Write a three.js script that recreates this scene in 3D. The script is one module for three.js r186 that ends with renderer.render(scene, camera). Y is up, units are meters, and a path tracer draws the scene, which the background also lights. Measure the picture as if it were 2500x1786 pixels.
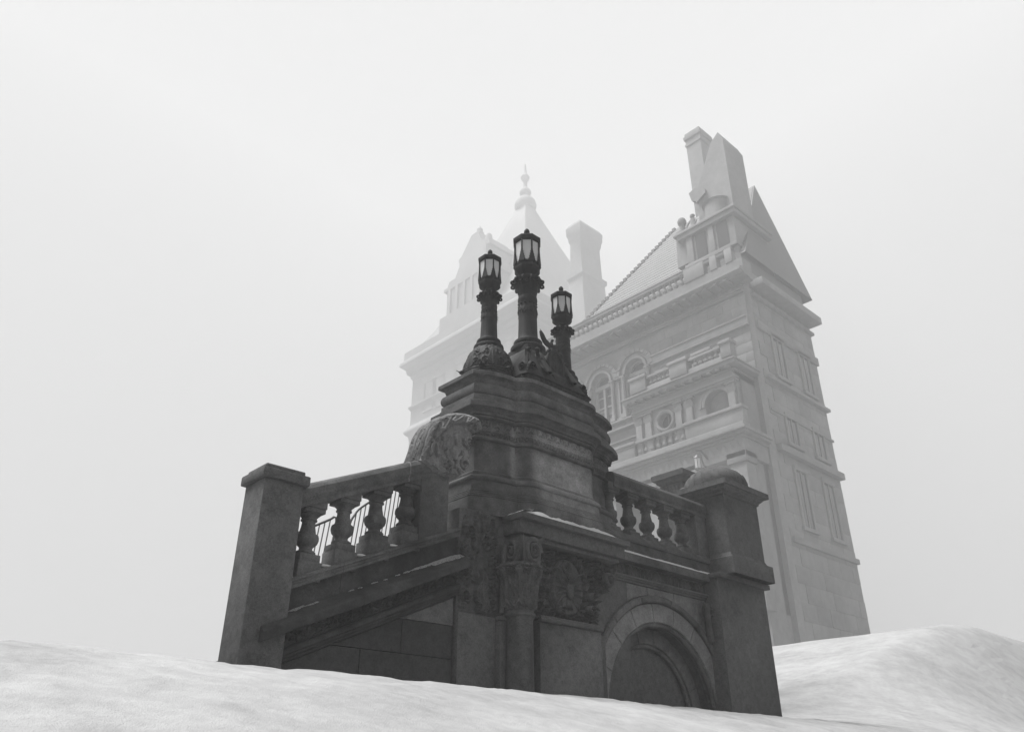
import * as THREE from 'three';
import { mergeGeometries, toCreasedNormals } from 'three/addons/utils/BufferGeometryUtils.js';
import { RoundedBoxGeometry } from 'three/addons/geometries/RoundedBoxGeometry.js';
import { ImprovedNoise } from 'three/addons/math/ImprovedNoise.js';

// ---------------------------------------------------------------- camera, sky, sun, air
const scene = new THREE.Scene();
const camera = new THREE.PerspectiveCamera(49.4, 1024 / 731, 0.1, 1500);
camera.position.set(0, 1.6, 0);
const YAW = THREE.MathUtils.degToRad(46.9), PITCH = Math.atan(1020 / 1941);
camera.lookAt(Math.cos(YAW) * Math.cos(PITCH), 1.6 + Math.sin(PITCH), -Math.sin(YAW) * Math.cos(PITCH));
const renderer = new THREE.WebGLRenderer({ antialias: true });
renderer.setSize(1024, 731);
renderer.toneMapping = THREE.LinearToneMapping;
renderer.toneMappingExposure = 2.8;
renderer.shadowMap.enabled = true;
{ // overcast sky inside fog: almost even, a little brighter overhead
  const W = 64, H = 32, d = new Float32Array(W * H * 4);
  for (let j = 0; j < H; j++) for (let i = 0; i < W; i++) {
    const s = Math.sin(((j + 0.5) / H - 0.5) * Math.PI), L = s >= 0 ? 0.25 + 0.04 * s : 0.25 + 0.17 * s;
    d.set([L, L, L, 1], (j * W + i) * 4);
  }
  const t = new THREE.DataTexture(d, W, H, THREE.RGBAFormat, THREE.FloatType);
  t.mapping = THREE.EquirectangularReflectionMapping; t.magFilter = THREE.LinearFilter; t.wrapS = THREE.RepeatWrapping; t.needsUpdate = true;
  scene.background = t; scene.environment = t;
}
const sun = new THREE.DirectionalLight(0xffffff, 5);
sun.position.set(-75, 290, -95); sun.target.position.set(9, 5, -9); sun.shadow.radius = 50; sun.castShadow = true;
sun.shadow.mapSize.set(2048, 2048);
Object.assign(sun.shadow.camera, { left: -260, right: 260, top: 260, bottom: -260, near: 1, far: 800 });
scene.add(sun, sun.target);
scene.fog = new THREE.FogExp2(0xf4f4f4, 0.0034);

// ---------------------------------------------------------------- helpers
let seed = 7;
const rnd = () => { seed = (seed + 0x6d2b79f5) | 0; let t = Math.imul(seed ^ (seed >>> 15), 1 | seed); t = (t + Math.imul(t ^ (t >>> 7), 61 | t)) ^ t; return ((t ^ (t >>> 14)) >>> 0) / 4294967296; };
const rr = (a, b) => a + (b - a) * rnd();
const NOI = new ImprovedNoise();
const fbm = (x, y, z, o = 4) => { let s = 0, a = 0.5; for (let i = 0; i < o; i++, a *= 0.5) { s += a * NOI.noise(x, y, z); x *= 2.03; y *= 2.03; z *= 2.03; } return s; };
const clamp = THREE.MathUtils.clamp, smooth = THREE.MathUtils.smoothstep, PI = Math.PI;
const V = (x, y, z) => new THREE.Vector3(x, y, z);
const M4 = (px = 0, py = 0, pz = 0, rx = 0, ry = 0, rz = 0, sx = 1, sy = sx, sz = sx) => new THREE.Matrix4().compose(V(px, py, pz), new THREE.Quaternion().setFromEuler(new THREE.Euler(rx, ry, rz)), V(sx, sy, sz));

// textures: grey value noise with grain; uv are metres
function tex(n, fn, repeat) {
  const d = new Uint8Array(n * n * 4);
  for (let j = 0; j < n; j++) for (let i = 0; i < n; i++) { const v = clamp(fn(i, j, n) * 255, 0, 255); d.set([v, v, v, 255], (j * n + i) * 4); }
  const t = new THREE.DataTexture(d, n, n); t.wrapS = t.wrapT = THREE.RepeatWrapping; t.magFilter = THREE.LinearFilter; t.repeat.set(repeat, repeat); t.needsUpdate = true; return t;
}
const hsh = (i, j, s) => { let t = Math.imul(i * 374761393 + j * 668265263 + s * 974711, 1274126177); t = Math.imul(t ^ (t >>> 13), 1274126177); return ((t ^ (t >>> 16)) >>> 0) / 2147483648 - 1; };
const tn = (i, j, n, f, s, fy = f) => { const x = (i / n) * f, y = (j / n) * fy, a = Math.floor(x), b = Math.floor(y), u = smooth(x - a, 0, 1), v = smooth(y - b, 0, 1), h = (p, q) => hsh(p % f, q % fy, s); return (h(a, b) * (1 - u) + h(a + 1, b) * u) * (1 - v) + (h(a, b + 1) * (1 - u) + h(a + 1, b + 1) * u) * v; };
const grain = tex(512, (i, j, n) => 0.6 + 0.07 * tn(i, j, n, 5, 3) + 0.1 * tn(i, j, n, 23, 9) + 0.1 * tn(i, j, n, 90, 1) + 0.34 * (rnd() - 0.5) + (rnd() < 0.06 ? 0.3 : 0) - (rnd() < 0.08 ? 0.25 : 0), 0.55);
const bump = tex(512, (i, j, n) => 0.5 + 0.14 * tn(i, j, n, 30, 5) + 0.12 * tn(i, j, n, 111, 7) + 0.3 * (rnd() - 0.5), 1.1);
const streak = tex(512, (i, j, n) => 0.66 + 0.22 * tn(i, j, n, 48, 2, 2) + 0.14 * tn(i, j, n, 12, 4) + 0.12 * tn(i, j, n, 60, 6) + 0.14 * (rnd() - 0.5), 0.7);
const coarse = tex(512, (i, j, n) => 0.76 + 0.09 * tn(i, j, n, 7, 8) + 0.08 * tn(i, j, n, 31, 6) + 0.06 * tn(i, j, n, 120, 2) + 0.06 * (rnd() - 0.5), 0.12);
const mat = (v, o = {}) => new THREE.MeshStandardMaterial({ color: new THREE.Color().setRGB(v, v, v), roughness: 0.85, ...o });
const dull = (v, o) => new THREE.MeshPhysicalMaterial({ color: new THREE.Color().setRGB(v, v, v), specularIntensity: 0.3, ...o });
const STONE = dull(0.175, { map: grain, bumpMap: bump, bumpScale: 0.004, vertexColors: true, roughness: 0.9 });
const BRONZE = dull(0.04, { map: streak, bumpMap: bump, bumpScale: 0.003, vertexColors: true, roughness: 0.7 });
const SNOW = mat(0.4, { bumpMap: bump, bumpScale: 0.01, roughness: 0.95 });
const PAVING = mat(0.1, { map: coarse, bumpMap: bump, bumpScale: 0.01, vertexColors: true });
const OLDSNOW = mat(0.36, { bumpMap: bump, bumpScale: 0.012, map: coarse, roughness: 0.95 });
const MORTAR = mat(0.16, { map: grain });
const FAR = mat(0.265, { map: coarse, vertexColors: true });
const PALE = mat(0.25, { map: coarse, vertexColors: true }), HAZESLATE = mat(0.21, { map: coarse, vertexColors: true });  // second one: slate lightened, fog haze on the tower put into its colour
const SLATE = mat(0.105, { map: coarse, vertexColors: true, roughness: 0.7 });
const PANE = new THREE.MeshStandardMaterial({ color: new THREE.Color().setRGB(0.03, 0.03, 0.03), roughness: 0.12 });
const FRAME = mat(0.2);
const STEEL = mat(0.11, { metalness: 0.6, roughness: 0.5 });
const FROST = new THREE.MeshPhysicalMaterial({ color: new THREE.Color().setRGB(0.78, 0.78, 0.78), roughness: 0.8, transmission: 0.65, thickness: 0 });
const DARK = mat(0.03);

// weathering: wet, sooty and dry patches that keep their own outlines
const stain = (x, y, z, ny) => {
  const big = fbm(x * 0.9 + 5, y * 0.45, z * 0.9), run = fbm(x * 3.1, y * 0.25 + 9, z * 3.1, 3), fine = fbm(x * 7, y * 7, z * 7, 2);
  return clamp(0.66 + 0.55 * big + 0.45 * run + 0.5 * fine, 0.2, 1.7);
};
const farStain = (x, y, z) => clamp(0.85 + 0.35 * fbm(x * 0.35, y * 0.25, z * 0.35) + 0.25 * fbm(x * 1.6, y * 0.5, z * 1.6, 3), 0.5, 1.2);

// finish a geometry: creased normals, uv in metres, vertex colours from a stain
function fin(g, { crease = 0.6, color = stain } = {}) {
  g = g.index ? g.toNonIndexed() : g.clone();
  for (const k of Object.keys(g.attributes)) if (k !== 'position') g.deleteAttribute(k);
  g = toCreasedNormals(g, crease);
  const p = g.attributes.position, n = g.attributes.normal, uv = new Float32Array(p.count * 2), col = new Float32Array(p.count * 3);
  const a = V(), b = V(), c = V();
  for (let i = 0; i < p.count; i += 3) {
    a.fromBufferAttribute(p, i); b.fromBufferAttribute(p, i + 1); c.fromBufferAttribute(p, i + 2);
    const f = b.clone().sub(a).cross(c.clone().sub(a)), ax = Math.abs(f.x), ay = Math.abs(f.y), az = Math.abs(f.z);
    for (let k = 0; k < 3; k++) {
      const x = p.getX(i + k), y = p.getY(i + k), z = p.getZ(i + k);
      const [u, v] = ay > ax && ay > az ? [x, z] : ax > az ? [z + 3.3, y] : [x, y];
      uv[(i + k) * 2] = u; uv[(i + k) * 2 + 1] = v;
      const s = color(x, y, z, n.getY(i + k)); col.fill(s, (i + k) * 3, (i + k) * 3 + 3);
    }
  }
  g.setAttribute('uv', new THREE.BufferAttribute(uv, 2)); g.setAttribute('color', new THREE.BufferAttribute(col, 3));
  return g;
}
const used = {}, origin = new Map();
const numbered = (n) => { const k = used[n] = (used[n] ?? -1) + 1; return k ? n + '_' + String(k).padStart(3, '0') : n; };
function thing(name, label, category, [x, y, z] = [0, 0, 0], group) {
  const o = new THREE.Group(); o.name = numbered(name); o.position.set(x, y, z); o.userData = { label, category };
  if (group) o.userData.group = group;
  origin.set(o, V(x, y, z)); scene.add(o); return o;
}
// a part: geometries given in world coordinates, stored relative to the thing's base
function part(name, geos, m, parent, opt = {}) {
  geos = [].concat(geos).map((g) => fin(g, opt));
  const g = geos.length > 1 ? mergeGeometries(geos) : geos[0], o = origin.get(parent);
  g.translate(-o.x, -o.y, -o.z);
  const me = new THREE.Mesh(g, m); me.name = name; me.castShadow = me.receiveShadow = true;
  if (opt.label) me.userData.label = opt.label;
  if (opt.kind) me.userData.kind = opt.kind;
  origin.set(me, o); parent.add(me); return me;
}
function structure(name, geos, m, opt = {}) {
  geos = [].concat(geos).map((g) => fin(g, opt));
  const me = new THREE.Mesh(geos.length > 1 ? mergeGeometries(geos) : geos[0], m); me.name = name; me.receiveShadow = me.castShadow = true;
  me.userData = { kind: 'structure', label: opt.label, category: opt.category }; scene.add(me); return me;
}
// shapes
const bx = (x0, x1, y0, y1, z0, z1, r = 0.008) => {
  const w = Math.abs(x1 - x0), h = Math.abs(y1 - y0), d = Math.abs(z1 - z0);
  const g = r && Math.min(w, h, d) > 2.5 * r ? new RoundedBoxGeometry(w, h, d, 1, r) : new THREE.BoxGeometry(w, h, d);
  return g.translate((x0 + x1) / 2, (y0 + y1) / 2, (z0 + z1) / 2);
};
// grid of rows of points -> surface (outside on the right-hand side of rows x columns)
function grid(rows, { close = false, flip = false } = {}) {
  const n = rows[0].length, pos = [], idx = [];
  for (const r of rows) for (const p of r) pos.push(p.x, p.y, p.z);
  for (let i = 0; i + 1 < rows.length; i++) for (let j = 0; j + (close ? 0 : 1) < n; j++) {
    const a = i * n + j, b = i * n + ((j + 1) % n), c = a + n, d = b + n;
    flip ? idx.push(a, c, b, b, c, d) : idx.push(a, b, c, b, d, c);
  }
  const g = new THREE.BufferGeometry(); g.setAttribute('position', new THREE.Float32BufferAttribute(pos, 3)); g.setIndex(idx); return g;
}
// sweep a profile [[y, o], ...] round a plan o -> [[x, z], ...]
const sweep = (plan, prof) => grid(prof.map(([y, o]) => plan(o).map(([x, z]) => V(x, y, z))), { close: true, flip: true });
const cap = (plan, y, o) => { const s = new THREE.Shape(plan(o).map(([x, z]) => new THREE.Vector2(x, -z))); return new THREE.ShapeGeometry(s).rotateX(-PI / 2).translate(0, y, 0); };
const arc = (cy, co, r, a0, a1, n) => Array.from({ length: n + 1 }, (_, i) => { const a = a0 + ((a1 - a0) * i) / n; return [cy + r * Math.sin(a), co + r * Math.cos(a)]; });
const bulge = (y0, y1, o, d, n = 8) => Array.from({ length: n + 1 }, (_, i) => { const t = i / n; return [y0 + (y1 - y0) * (0.5 - 0.5 * Math.cos(PI * t)), o + d * Math.sin(PI * t)]; });
const lathe = (pts, seg, x, y, z, turn = 0) => new THREE.LatheGeometry(pts.map(([r, h]) => new THREE.Vector2(r, h)), seg).rotateY(turn).translate(x, y, z);
// extrude a closed outline in xy by z0..z1 (z1 in front)
const slab = (pts, z0, z1, bevel = 0.008, holes = []) => {
  const s = new THREE.Shape(pts.map((p) => new THREE.Vector2(...p)));
  for (const h of holes) s.holes.push(new THREE.Path(h.map((p) => new THREE.Vector2(...p))));
  return new THREE.ExtrudeGeometry(s, { depth: z1 - z0 - 2 * bevel, bevelEnabled: bevel > 0, bevelSize: bevel, bevelThickness: bevel, bevelOffset: -bevel, bevelSegments: 1, curveSegments: 12 }).translate(0, 0, z0 + bevel);
};
// the same for an outline in (z, y), pushed out towards -x: front face at x0
const slabX = (pts, x0, x1, bevel = 0, holes = []) => slab(pts, 0, x1 - x0, bevel, holes).applyMatrix4(new THREE.Matrix4().makeBasis(V(0, 0, 1), V(0, 1, 0), V(-1, 0, 0))).translate(x1, 0, 0);
// closed profile [[z, y], ...] carried along x with height yf(x)
function run(prof, xs, yf, caps = true) {
  const rows = xs.map((x) => prof.map(([z, y]) => V(x, y + yf(x), z))), gs = [grid(rows, { close: true })];
  if (caps) for (const k of [0, xs.length - 1]) {
    const s = new THREE.ShapeGeometry(new THREE.Shape(prof.map(([z, y]) => new THREE.Vector2(z, y)))), p = s.attributes.position;
    for (let i = 0; i < p.count; i++) p.setXYZ(i, xs[k], p.getY(i) + yf(xs[k]), p.getX(i));
    gs.push(s);
  }
  return mergeGeometries(gs.map((g) => { g = g.index ? g.toNonIndexed() : g; for (const k of Object.keys(g.attributes)) if (k !== 'position') g.deleteAttribute(k); return g; }));
}
const steps = (a, b, d) => { const n = Math.max(1, Math.round((b - a) / d)); return Array.from({ length: n + 1 }, (_, i) => a + ((b - a) * i) / n); };
const tube = (pts, r, seg = 24, rad = 6) => new THREE.TubeGeometry(new THREE.CatmullRomCurve3(pts.map((p) => V(...p))), seg, r, rad);
const rod = (a, b, r, rad = 6) => { const A = V(...a), B = V(...b), d = B.clone().sub(A); return new THREE.CylinderGeometry(r, r, d.length(), rad).applyQuaternion(new THREE.Quaternion().setFromUnitVectors(V(0, 1, 0), d.clone().normalize())).translate((A.x + B.x) / 2, (A.y + B.y) / 2, (A.z + B.z) / 2); };
const ball = (r, x, y, z, sx = 1, sy = 1, sz = 1, s = 10) => new THREE.SphereGeometry(r, s, Math.round(s * 0.7)).scale(sx, sy, sz).translate(x, y, z);
// ---- carving elements: drawn in xy, proud towards +z
// a leaf blade from the origin along +y: ribbed, lobed, its tip curling out
function blade(L, W, H, { curl = 0.3, lobes = 3, bend = 0, n = 10, m = 6 } = {}) {
  const rows = [], up = curl * H * 1.4; W *= 1.4; H *= 0.5;
  for (let i = 0; i <= n; i++) {
    const t = i / n, w = W * (0.25 + 0.75 * Math.sin(PI * Math.min(1, 0.12 + t * 0.88))) * (lobes ? 0.78 + 0.22 * Math.abs(Math.cos(PI * lobes * t)) : 1) * (1 - 0.75 * t * t), r = [];
    for (let j = 0; j <= m; j++) {
      const s = (j / m) * 2 - 1, a = bend * t;
      const x = s * w * 0.5, y = L * t - Math.abs(s) * w * 0.25 * t;
      r.push(V(x * Math.cos(a) + y * Math.sin(a), y * Math.cos(a) - x * Math.sin(a), H * ((1 - s * s) * 0.8 + (Math.abs(s) < 0.01 ? 0.25 : 0)) * (0.4 + 0.6 * Math.sin(PI * t * 0.9)) + up * t * t));
    }
    rows.push(r);
  }
  return grid(rows);
}
// a volute in xy: a round band winding inwards, with an eye
function volute(R, turns, th, H, dir = 1, n = 30) {
  const rows = [];
  for (let i = 0; i <= n; i++) {
    const t = i / n, a = dir * turns * 2 * PI * t, r = R * (1 - 0.82 * t), w = th * (1 - 0.6 * t), row = [];
    for (let j = 0; j <= 6; j++) { const b = (j / 6) * PI, rad = r + w * Math.cos(b); row.push(V(rad * Math.cos(a), rad * Math.sin(a), H * Math.sin(b) * (0.7 + 0.5 * t))); }
    rows.push(row);
  }
  return mergeGeometries([grid(rows, { flip: dir > 0 }), new THREE.SphereGeometry(R * 0.2, 8, 6).translate(0, 0, H * 0.6)].map((g) => { g = g.toNonIndexed(); g.deleteAttribute('uv'); g.deleteAttribute('normal'); return g; }));
}
const put = (g, x, y, z, rot = 0, s = 1, m) => { g = g.clone().applyMatrix4(M4(x, y, z, 0, 0, rot, s)); return m ? g.applyMatrix4(m) : g; };
// a fan of leaves
function fan(x, y, z, rot, n, L, W, H, spread, o = {}) {
  const out = [];
  for (let i = 0; i < n; i++) { const t = n > 1 ? (i / (n - 1)) * 2 - 1 : 0; out.push(put(blade(L * (1 - 0.28 * t * t) * rr(0.9, 1.1), W, H * rr(0.8, 1.3), { bend: -t * 0.5, ...o }), x, y, z + H * 0.25 * (1 - Math.abs(t)), rot - t * spread)); }
  return out;
}
// ---- carved relief: a height field drawn with scrolls and acanthus leaves, meshed as real geometry
function relief(w, h, res = 0.006) {
  const nx = Math.ceil(w / res) + 1, ny = Math.ceil(h / res) + 1, H = new Float32Array(nx * ny);
  const F = { w, h, res, nx, ny, H };
  const set = (x, y, v) => { const i = Math.round(x / res), j = Math.round(y / res); if (i >= 0 && j >= 0 && i < nx && j < ny && v > H[j * nx + i]) H[j * nx + i] = v; };
  F.get = (x, y) => { const i = Math.round(x / res), j = Math.round(y / res); return i < 0 || j < 0 || i >= nx || j >= ny ? 1 : H[j * nx + i]; };
  F.dot = (x, y, r, hh, base = 0.45) => { for (let b = -r; b <= r; b += res) for (let a = -r; a <= r; a += res) { const d = (a * a + b * b) / (r * r); if (d < 1) set(x + a, y + b, hh * (base + (1 - base) * Math.sqrt(1 - d))); } };
  F.stroke = (fn, n, r, hh) => { for (let i = 0; i <= n; i++) { const t = i / n, [x, y] = fn(t); F.dot(x, y, r(t), hh(t)); } };
  F.leaflet = (x, y, a, L, W, hh, bend = 0) => {
    const n = Math.ceil((L / res) * 1.6); let px = x, py = y, ang = a;
    for (let i = 0; i <= n; i++) {
      const t = i / n, ww = W * 0.5 * Math.pow(Math.sin(PI * Math.pow(0.08 + 0.92 * t, 0.8)), 0.8); ang += bend / n; px += (-Math.sin(ang) * L) / n; py += (Math.cos(ang) * L) / n;
      const m = Math.ceil((ww / res) * 1.6) + 1;
      for (let k = -m; k <= m; k++) { const s = k / m; set(px + Math.cos(ang) * s * ww, py + Math.sin(ang) * s * ww, hh * (0.5 + 0.5 * Math.abs(Math.abs(s) - 0.08) ** 0.5 * (1 - 0.55 * s * s) + (Math.abs(s) < 0.12 ? -0.18 : 0)) * (0.75 + 0.3 * Math.sin(PI * t))); }
    }
    return [px, py, ang];
  };
  F.acanthus = (x, y, a, L, hh, bend = 0, wide = 1) => {
    const n = 5; let px = x, py = y, ang = a;
    for (let i = 0; i <= n; i++) {
      const t = i / n;
      if (i < n) for (const d of [-1, 1]) F.leaflet(px, py, ang + d * (1.15 - 0.5 * t), L * wide * (0.42 - 0.2 * t), L * 0.17, hh * (0.75 + 0.2 * t), -d * 0.8);
      else F.leaflet(px, py, ang, L * 0.26, L * 0.2, hh, bend * 0.4);
      for (let q = 0; q < 8; q++) { ang += bend / 48; px += (-Math.sin(ang) * L * 0.8) / 48; py += (Math.cos(ang) * L * 0.8) / 48; F.dot(px, py, L * 0.045, hh * 1.05); }
    }
  };
  F.scroll = (x, y, R, turns, dir, a0, hh, leaves = 5) => {
    const P = (t) => { const a = a0 + dir * turns * 2 * PI * t, r = R * (1 - 0.8 * t); return [x + r * Math.cos(a), y + r * Math.sin(a), a]; };
    for (let i = 0; i < leaves; i++) { const t = 0.03 + (i / leaves) * 0.5, [px, py, a] = P(t); F.leaflet(px, py, a - PI / 2 + dir * 0.9, R * (0.75 - 0.3 * t), R * 0.32, hh * 0.8, dir * 0.9); }
    F.stroke(P, Math.ceil((R * turns * 9) / res), (t) => R * 0.15 * (1 - 0.45 * t), (t) => hh * (0.9 + 0.15 * t));
    for (let i = 0; i < 5; i++) { const a = (i / 5) * 2 * PI; F.dot(x + R * 0.11 * Math.cos(a), y + R * 0.11 * Math.sin(a), R * 0.09, hh); } F.dot(x, y, R * 0.1, hh * 1.15);
  };
  F.fill = (tries, L, hh, ang, ok = () => true) => { for (let i = 0; i < tries; i++) { const x = rr(0, w), y = rr(0, h); if (!ok(x, y)) continue; let s = 0; for (let k = 0; k < 8; k++) s += F.get(x + 0.022 * Math.cos((k * PI) / 4), y + 0.022 * Math.sin((k * PI) / 4)); if (s + F.get(x, y) === 0) F.acanthus(x, y, ang(x, y), L * rr(0.8, 1.2), hh * rr(0.8, 1), rr(-1, 1)); } };
  F.mesh = (map, inside, flip = false) => {
    const S = new Float32Array(H.length), at = (i, j) => H[clamp(j, 0, ny - 1) * nx + clamp(i, 0, nx - 1)];
    for (let j = 0; j < ny; j++) for (let i = 0; i < nx; i++) S[j * nx + i] = 0.4 * at(i, j) + 0.15 * (at(i - 1, j) + at(i + 1, j) + at(i, j - 1) + at(i, j + 1));
    const pos = [], idx = [];
    for (let j = 0; j < ny; j++) for (let i = 0; i < nx; i++) { const p = map(i * res, j * res, S[j * nx + i]); pos.push(p.x, p.y, p.z); }
    for (let j = 0; j + 1 < ny; j++) for (let i = 0; i + 1 < nx; i++) { if (inside && !inside((i + 0.5) * res, (j + 0.5) * res)) continue; const a = j * nx + i, b = a + 1, c = a + nx, d = c + 1; flip ? idx.push(a, c, b, b, c, d) : idx.push(a, b, c, b, d, c); }
    const g = new THREE.BufferGeometry(); g.setAttribute('position', new THREE.Float32BufferAttribute(pos, 3)); g.setIndex(idx); return g;
  };
  return F;
}
const inPoly = (poly) => (x, y) => { let c = false; for (let i = 0, j = poly.length - 1; i < poly.length; j = i++) { const [xi, yi] = poly[i], [xj, yj] = poly[j]; if (yi > y !== yj > y && x < ((xj - xi) * (y - yi)) / (yj - yi) + xi) c = !c; } return c; };

// ================================================================ GROUND
const hill = (x, z) => 2.56 * smooth(-z, -3, 8.3) + 4.2 * smooth(x, 13.4, 34) * smooth(-z, 6, 11) + 0.05 * fbm(x * 0.7, 3, z * 0.7) * smooth(Math.hypot(x, z), 0, 4);
{
  const ax = (n, lo, hi, c) => Array.from({ length: n + 1 }, (_, i) => { const u = (i / n) * 2 - 1, k = 14 * u; return c + (u < 0 ? k - (c - lo - 14) * u ** 4 : k + (hi - c - 14) * u ** 4); });
  const xs = ax(130, -60, 220, 9), zs = ax(130, -230, 50, -8);
  structure('ground', grid(zs.map((z) => xs.map((x) => V(x, hill(x, z), z))), { flip: true }), PAVING, { crease: 3, label: 'dark wet ground round the foot of the stone stair', category: 'ground' });
  const bank = (x, z) => hill(x, z) + 0.12 * smooth(-z, 1.0, 1.8 + 0.5 * fbm(x * 0.6, 2, 0)) - 0.06 + 0.05 * fbm(x * 1.7, 8, z * 1.7) + 0.03 * fbm(x * 5, 2, z * 5, 2), bxs = [...steps(-40, -6, 1), ...steps(-5.85, 26, 0.13), ...steps(27, 130, 1)], bzs = [...steps(-120, -12, 1), ...steps(-11.85, -0.6, 0.13)];
  structure('snow_bank', grid(bzs.map((z) => bxs.map((x) => V(x, bank(x, z), z))), { flip: true }), OLDSNOW, { crease: 3, label: 'old grey snow lying on the slope against the wall', category: 'snow' });
}
// the stair and terrace that the balustrades edge
{
  const pts = [[4.7, 2.4]];
  let x = 4.7, y = 2.87;
  while (x < 7.2) { y += 0.154; pts.push([x, y]); x += 0.35; pts.push([x, y]); }
  pts.push([12.95, y], [12.95, 2.4]);
  structure('stair', slab(pts, -10.8, -8.75, 0), STONE, { label: 'broad stone stair rising from the street to the building', category: 'stair' });
}

// ================================================================ THE STONE PEDESTAL
const CX = 8.82;
function pedPlan(o) {
  const c1 = [CX - 0.61, -8.55], r1 = 0.3 + o, c2 = [CX - 0.89, -9.72], r2 = 1.3 + o;
  const dx = c2[0] - c1[0], dz = c2[1] - c1[1], d = Math.hypot(dx, dz), a = (r1 * r1 - r2 * r2 + d * d) / (2 * d), h = Math.sqrt(Math.max(0, r1 * r1 - a * a));
  const mx = c1[0] + (a * dx) / d, mz = c1[1] + (a * dz) / d, C = [mx + (h * dz) / d, mz - (h * dx) / d];
  const xl = CX - 1.55 - o, zb = -9.3 - o, zB = c2[1] + Math.sqrt(r2 * r2 - (xl - c2[0]) ** 2), L = [];
  for (let i = 0; i <= 4; i++) L.push([xl, zb + ((zB - zb) * i) / 4]);
  const a0 = Math.atan2(zB - c2[1], xl - c2[0]), a1 = Math.atan2(C[1] - c2[1], C[0] - c2[0]);
  for (let i = 1; i <= 12; i++) { const t = a0 + ((a1 - a0) * i) / 12; L.push([c2[0] + r2 * Math.cos(t), c2[1] + r2 * Math.sin(t)]); }
  let b0 = Math.atan2(C[1] - c1[1], C[0] - c1[0]); if (b0 < 0) b0 += 2 * PI;
  for (let i = 1; i <= 9; i++) { const t = b0 + ((PI / 2 - b0) * i) / 9; L.push([c1[0] + r1 * Math.cos(t), c1[1] + r1 * Math.sin(t)]); }
  const R = L.map(([x, z]) => [2 * CX - x, z]).reverse(), F = [];
  for (let i = 1; i < 12; i++) F.push([L.at(-1)[0] + ((R[0][0] - L.at(-1)[0]) * i) / 12, L.at(-1)[1]]);
  return [...L, ...F, ...R];
}
const PED = thing('lamp_pedestal', 'dark carved stone pedestal with bowed wings carrying three lamps', 'pedestal', [CX, 5.05, -8.8]);
{
  const P = (name, prof, m = STONE, o) => part(name, sweep(pedPlan, prof), m, PED, { crease: 0.5, ...o });
  const reeds = []; for (let i = 0; i < 4; i++) { const y = 5.305 + i * 0.033, o = 0.152 - i * 0.017; reeds.push(...bulge(y, y + 0.029, o - 0.006, 0.012, 4), [y + 0.031, o - 0.016]); }
  const dry = (k) => (x, y, z, ny) => { // paler dry stone on the sheltered front, wet round its edge
    const w = 0.22 * fbm(x * 1.7, y * 1.5, 4) + 0.1 * fbm(x * 6, y * 6, 1, 3), u = (x - CX) / 0.8, top = 6.2 + w * 0.9 - 0.34 * smooth(u, 0.2, 1.15);
    const s = smooth(x, 8.05 + w * 0.5, 8.32 + w * 0.5) * (1 - 0.8 * smooth(x, 9.45 + w, 9.75 + w)) * (1 - 0.4 * smooth(y, top - 0.07, top + 0.05)), strip = smooth(x, 7.8, 7.86) * (1 - smooth(x, 7.93, 8.0)) * smooth(y, 5.5, 5.75);
    return stain(x, y, z, ny) * 0.85 + (z > -8.9 ? k * (1.35 * s * (0.85 + 0.7 * fbm(x * 2.4, y * 4, 2)) + strip * 0.8) : 0);
  };
  P('plinth', [[5.03, 0.15], [5.03, 0.166], [5.15, 0.166], [5.296, 0.166], [5.302, 0.155]], STONE, { color: dry(0.35) });
  P('reeded_moulding', [[5.302, 0.155], ...reeds, [5.44, 0.084]], STONE, { color: dry(0.6) });
  P('fascia', [[5.44, 0.09], [5.5, 0.09], [5.568, 0.088], [5.572, 0.08]], STONE, { color: dry(0.75) });
  P('torus_moulding', [[5.572, 0.084], ...bulge(5.575, 5.655, 0.088, 0.034), [5.66, 0.07], [5.675, 0.045], [5.695, 0.034], ...bulge(5.7, 5.72, 0.026, 0.008, 3), ...bulge(5.722, 5.74, 0.018, 0.007, 3), [5.76, 0.004]], STONE, { color: dry(0.95) });
  P('die', steps(5.76, 6.24, 0.03).map((y) => [y, 0]), STONE, { color: dry(1) });
  P('astragal', [[6.24, 0.004], [6.243, 0.03], ...bulge(6.246, 6.295, 0.03, 0.024, 6), [6.298, 0.03], [6.315, 0.014]]);
  P('frieze', [[6.315, 0.0], [6.4, 0.0], [6.5, 0.0], [6.597, 0.0]]);
  P('cornice', [[6.595, 0.012], [6.6, 0.045], ...bulge(6.603, 6.645, 0.045, 0.024, 6), [6.65, 0.04], [6.652, 0.075], [6.7, 0.082], [6.703, 0.095], [6.715, 0.1], [6.73, 0.115], [6.742, 0.145], [6.744, 0.182], [6.75, 0.19], [6.79, 0.19], [6.832, 0.19], [6.838, 0.184], [6.868, 0.1]]);
  P('stepped_course', [[6.862, 0.09], [6.92, 0.088], [6.925, 0.074], [7.0, 0.072], [7.006, 0.06]]);
  P('roll_moulding', [[7.004, 0.05], [7.012, 0.04], ...bulge(7.016, 7.2, 0.035, 0.05, 12), [7.204, 0.02], [7.22, 0.02]]);
  part('top_slab', [sweep(pedPlan, [[7.2, 0.02], [7.225, 0.022], [7.24, 0.03], [7.265, 0.034], [7.285, 0.045], [7.305, 0.07], [7.318, 0.098], [7.32, 0.114], [7.326, 0.12], [7.388, 0.12], [7.395, 0.112]]), cap(pedPlan, 7.395, 0.112)], STONE, PED, { crease: 0.5 });
  // carved palmettes running round the frieze
  const pl = pedPlan(0), acc = [0];
  for (let i = 1; i < pl.length; i++) acc.push(acc[i - 1] + Math.hypot(pl[i][0] - pl[i - 1][0], pl[i][1] - pl[i - 1][1]));
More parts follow.
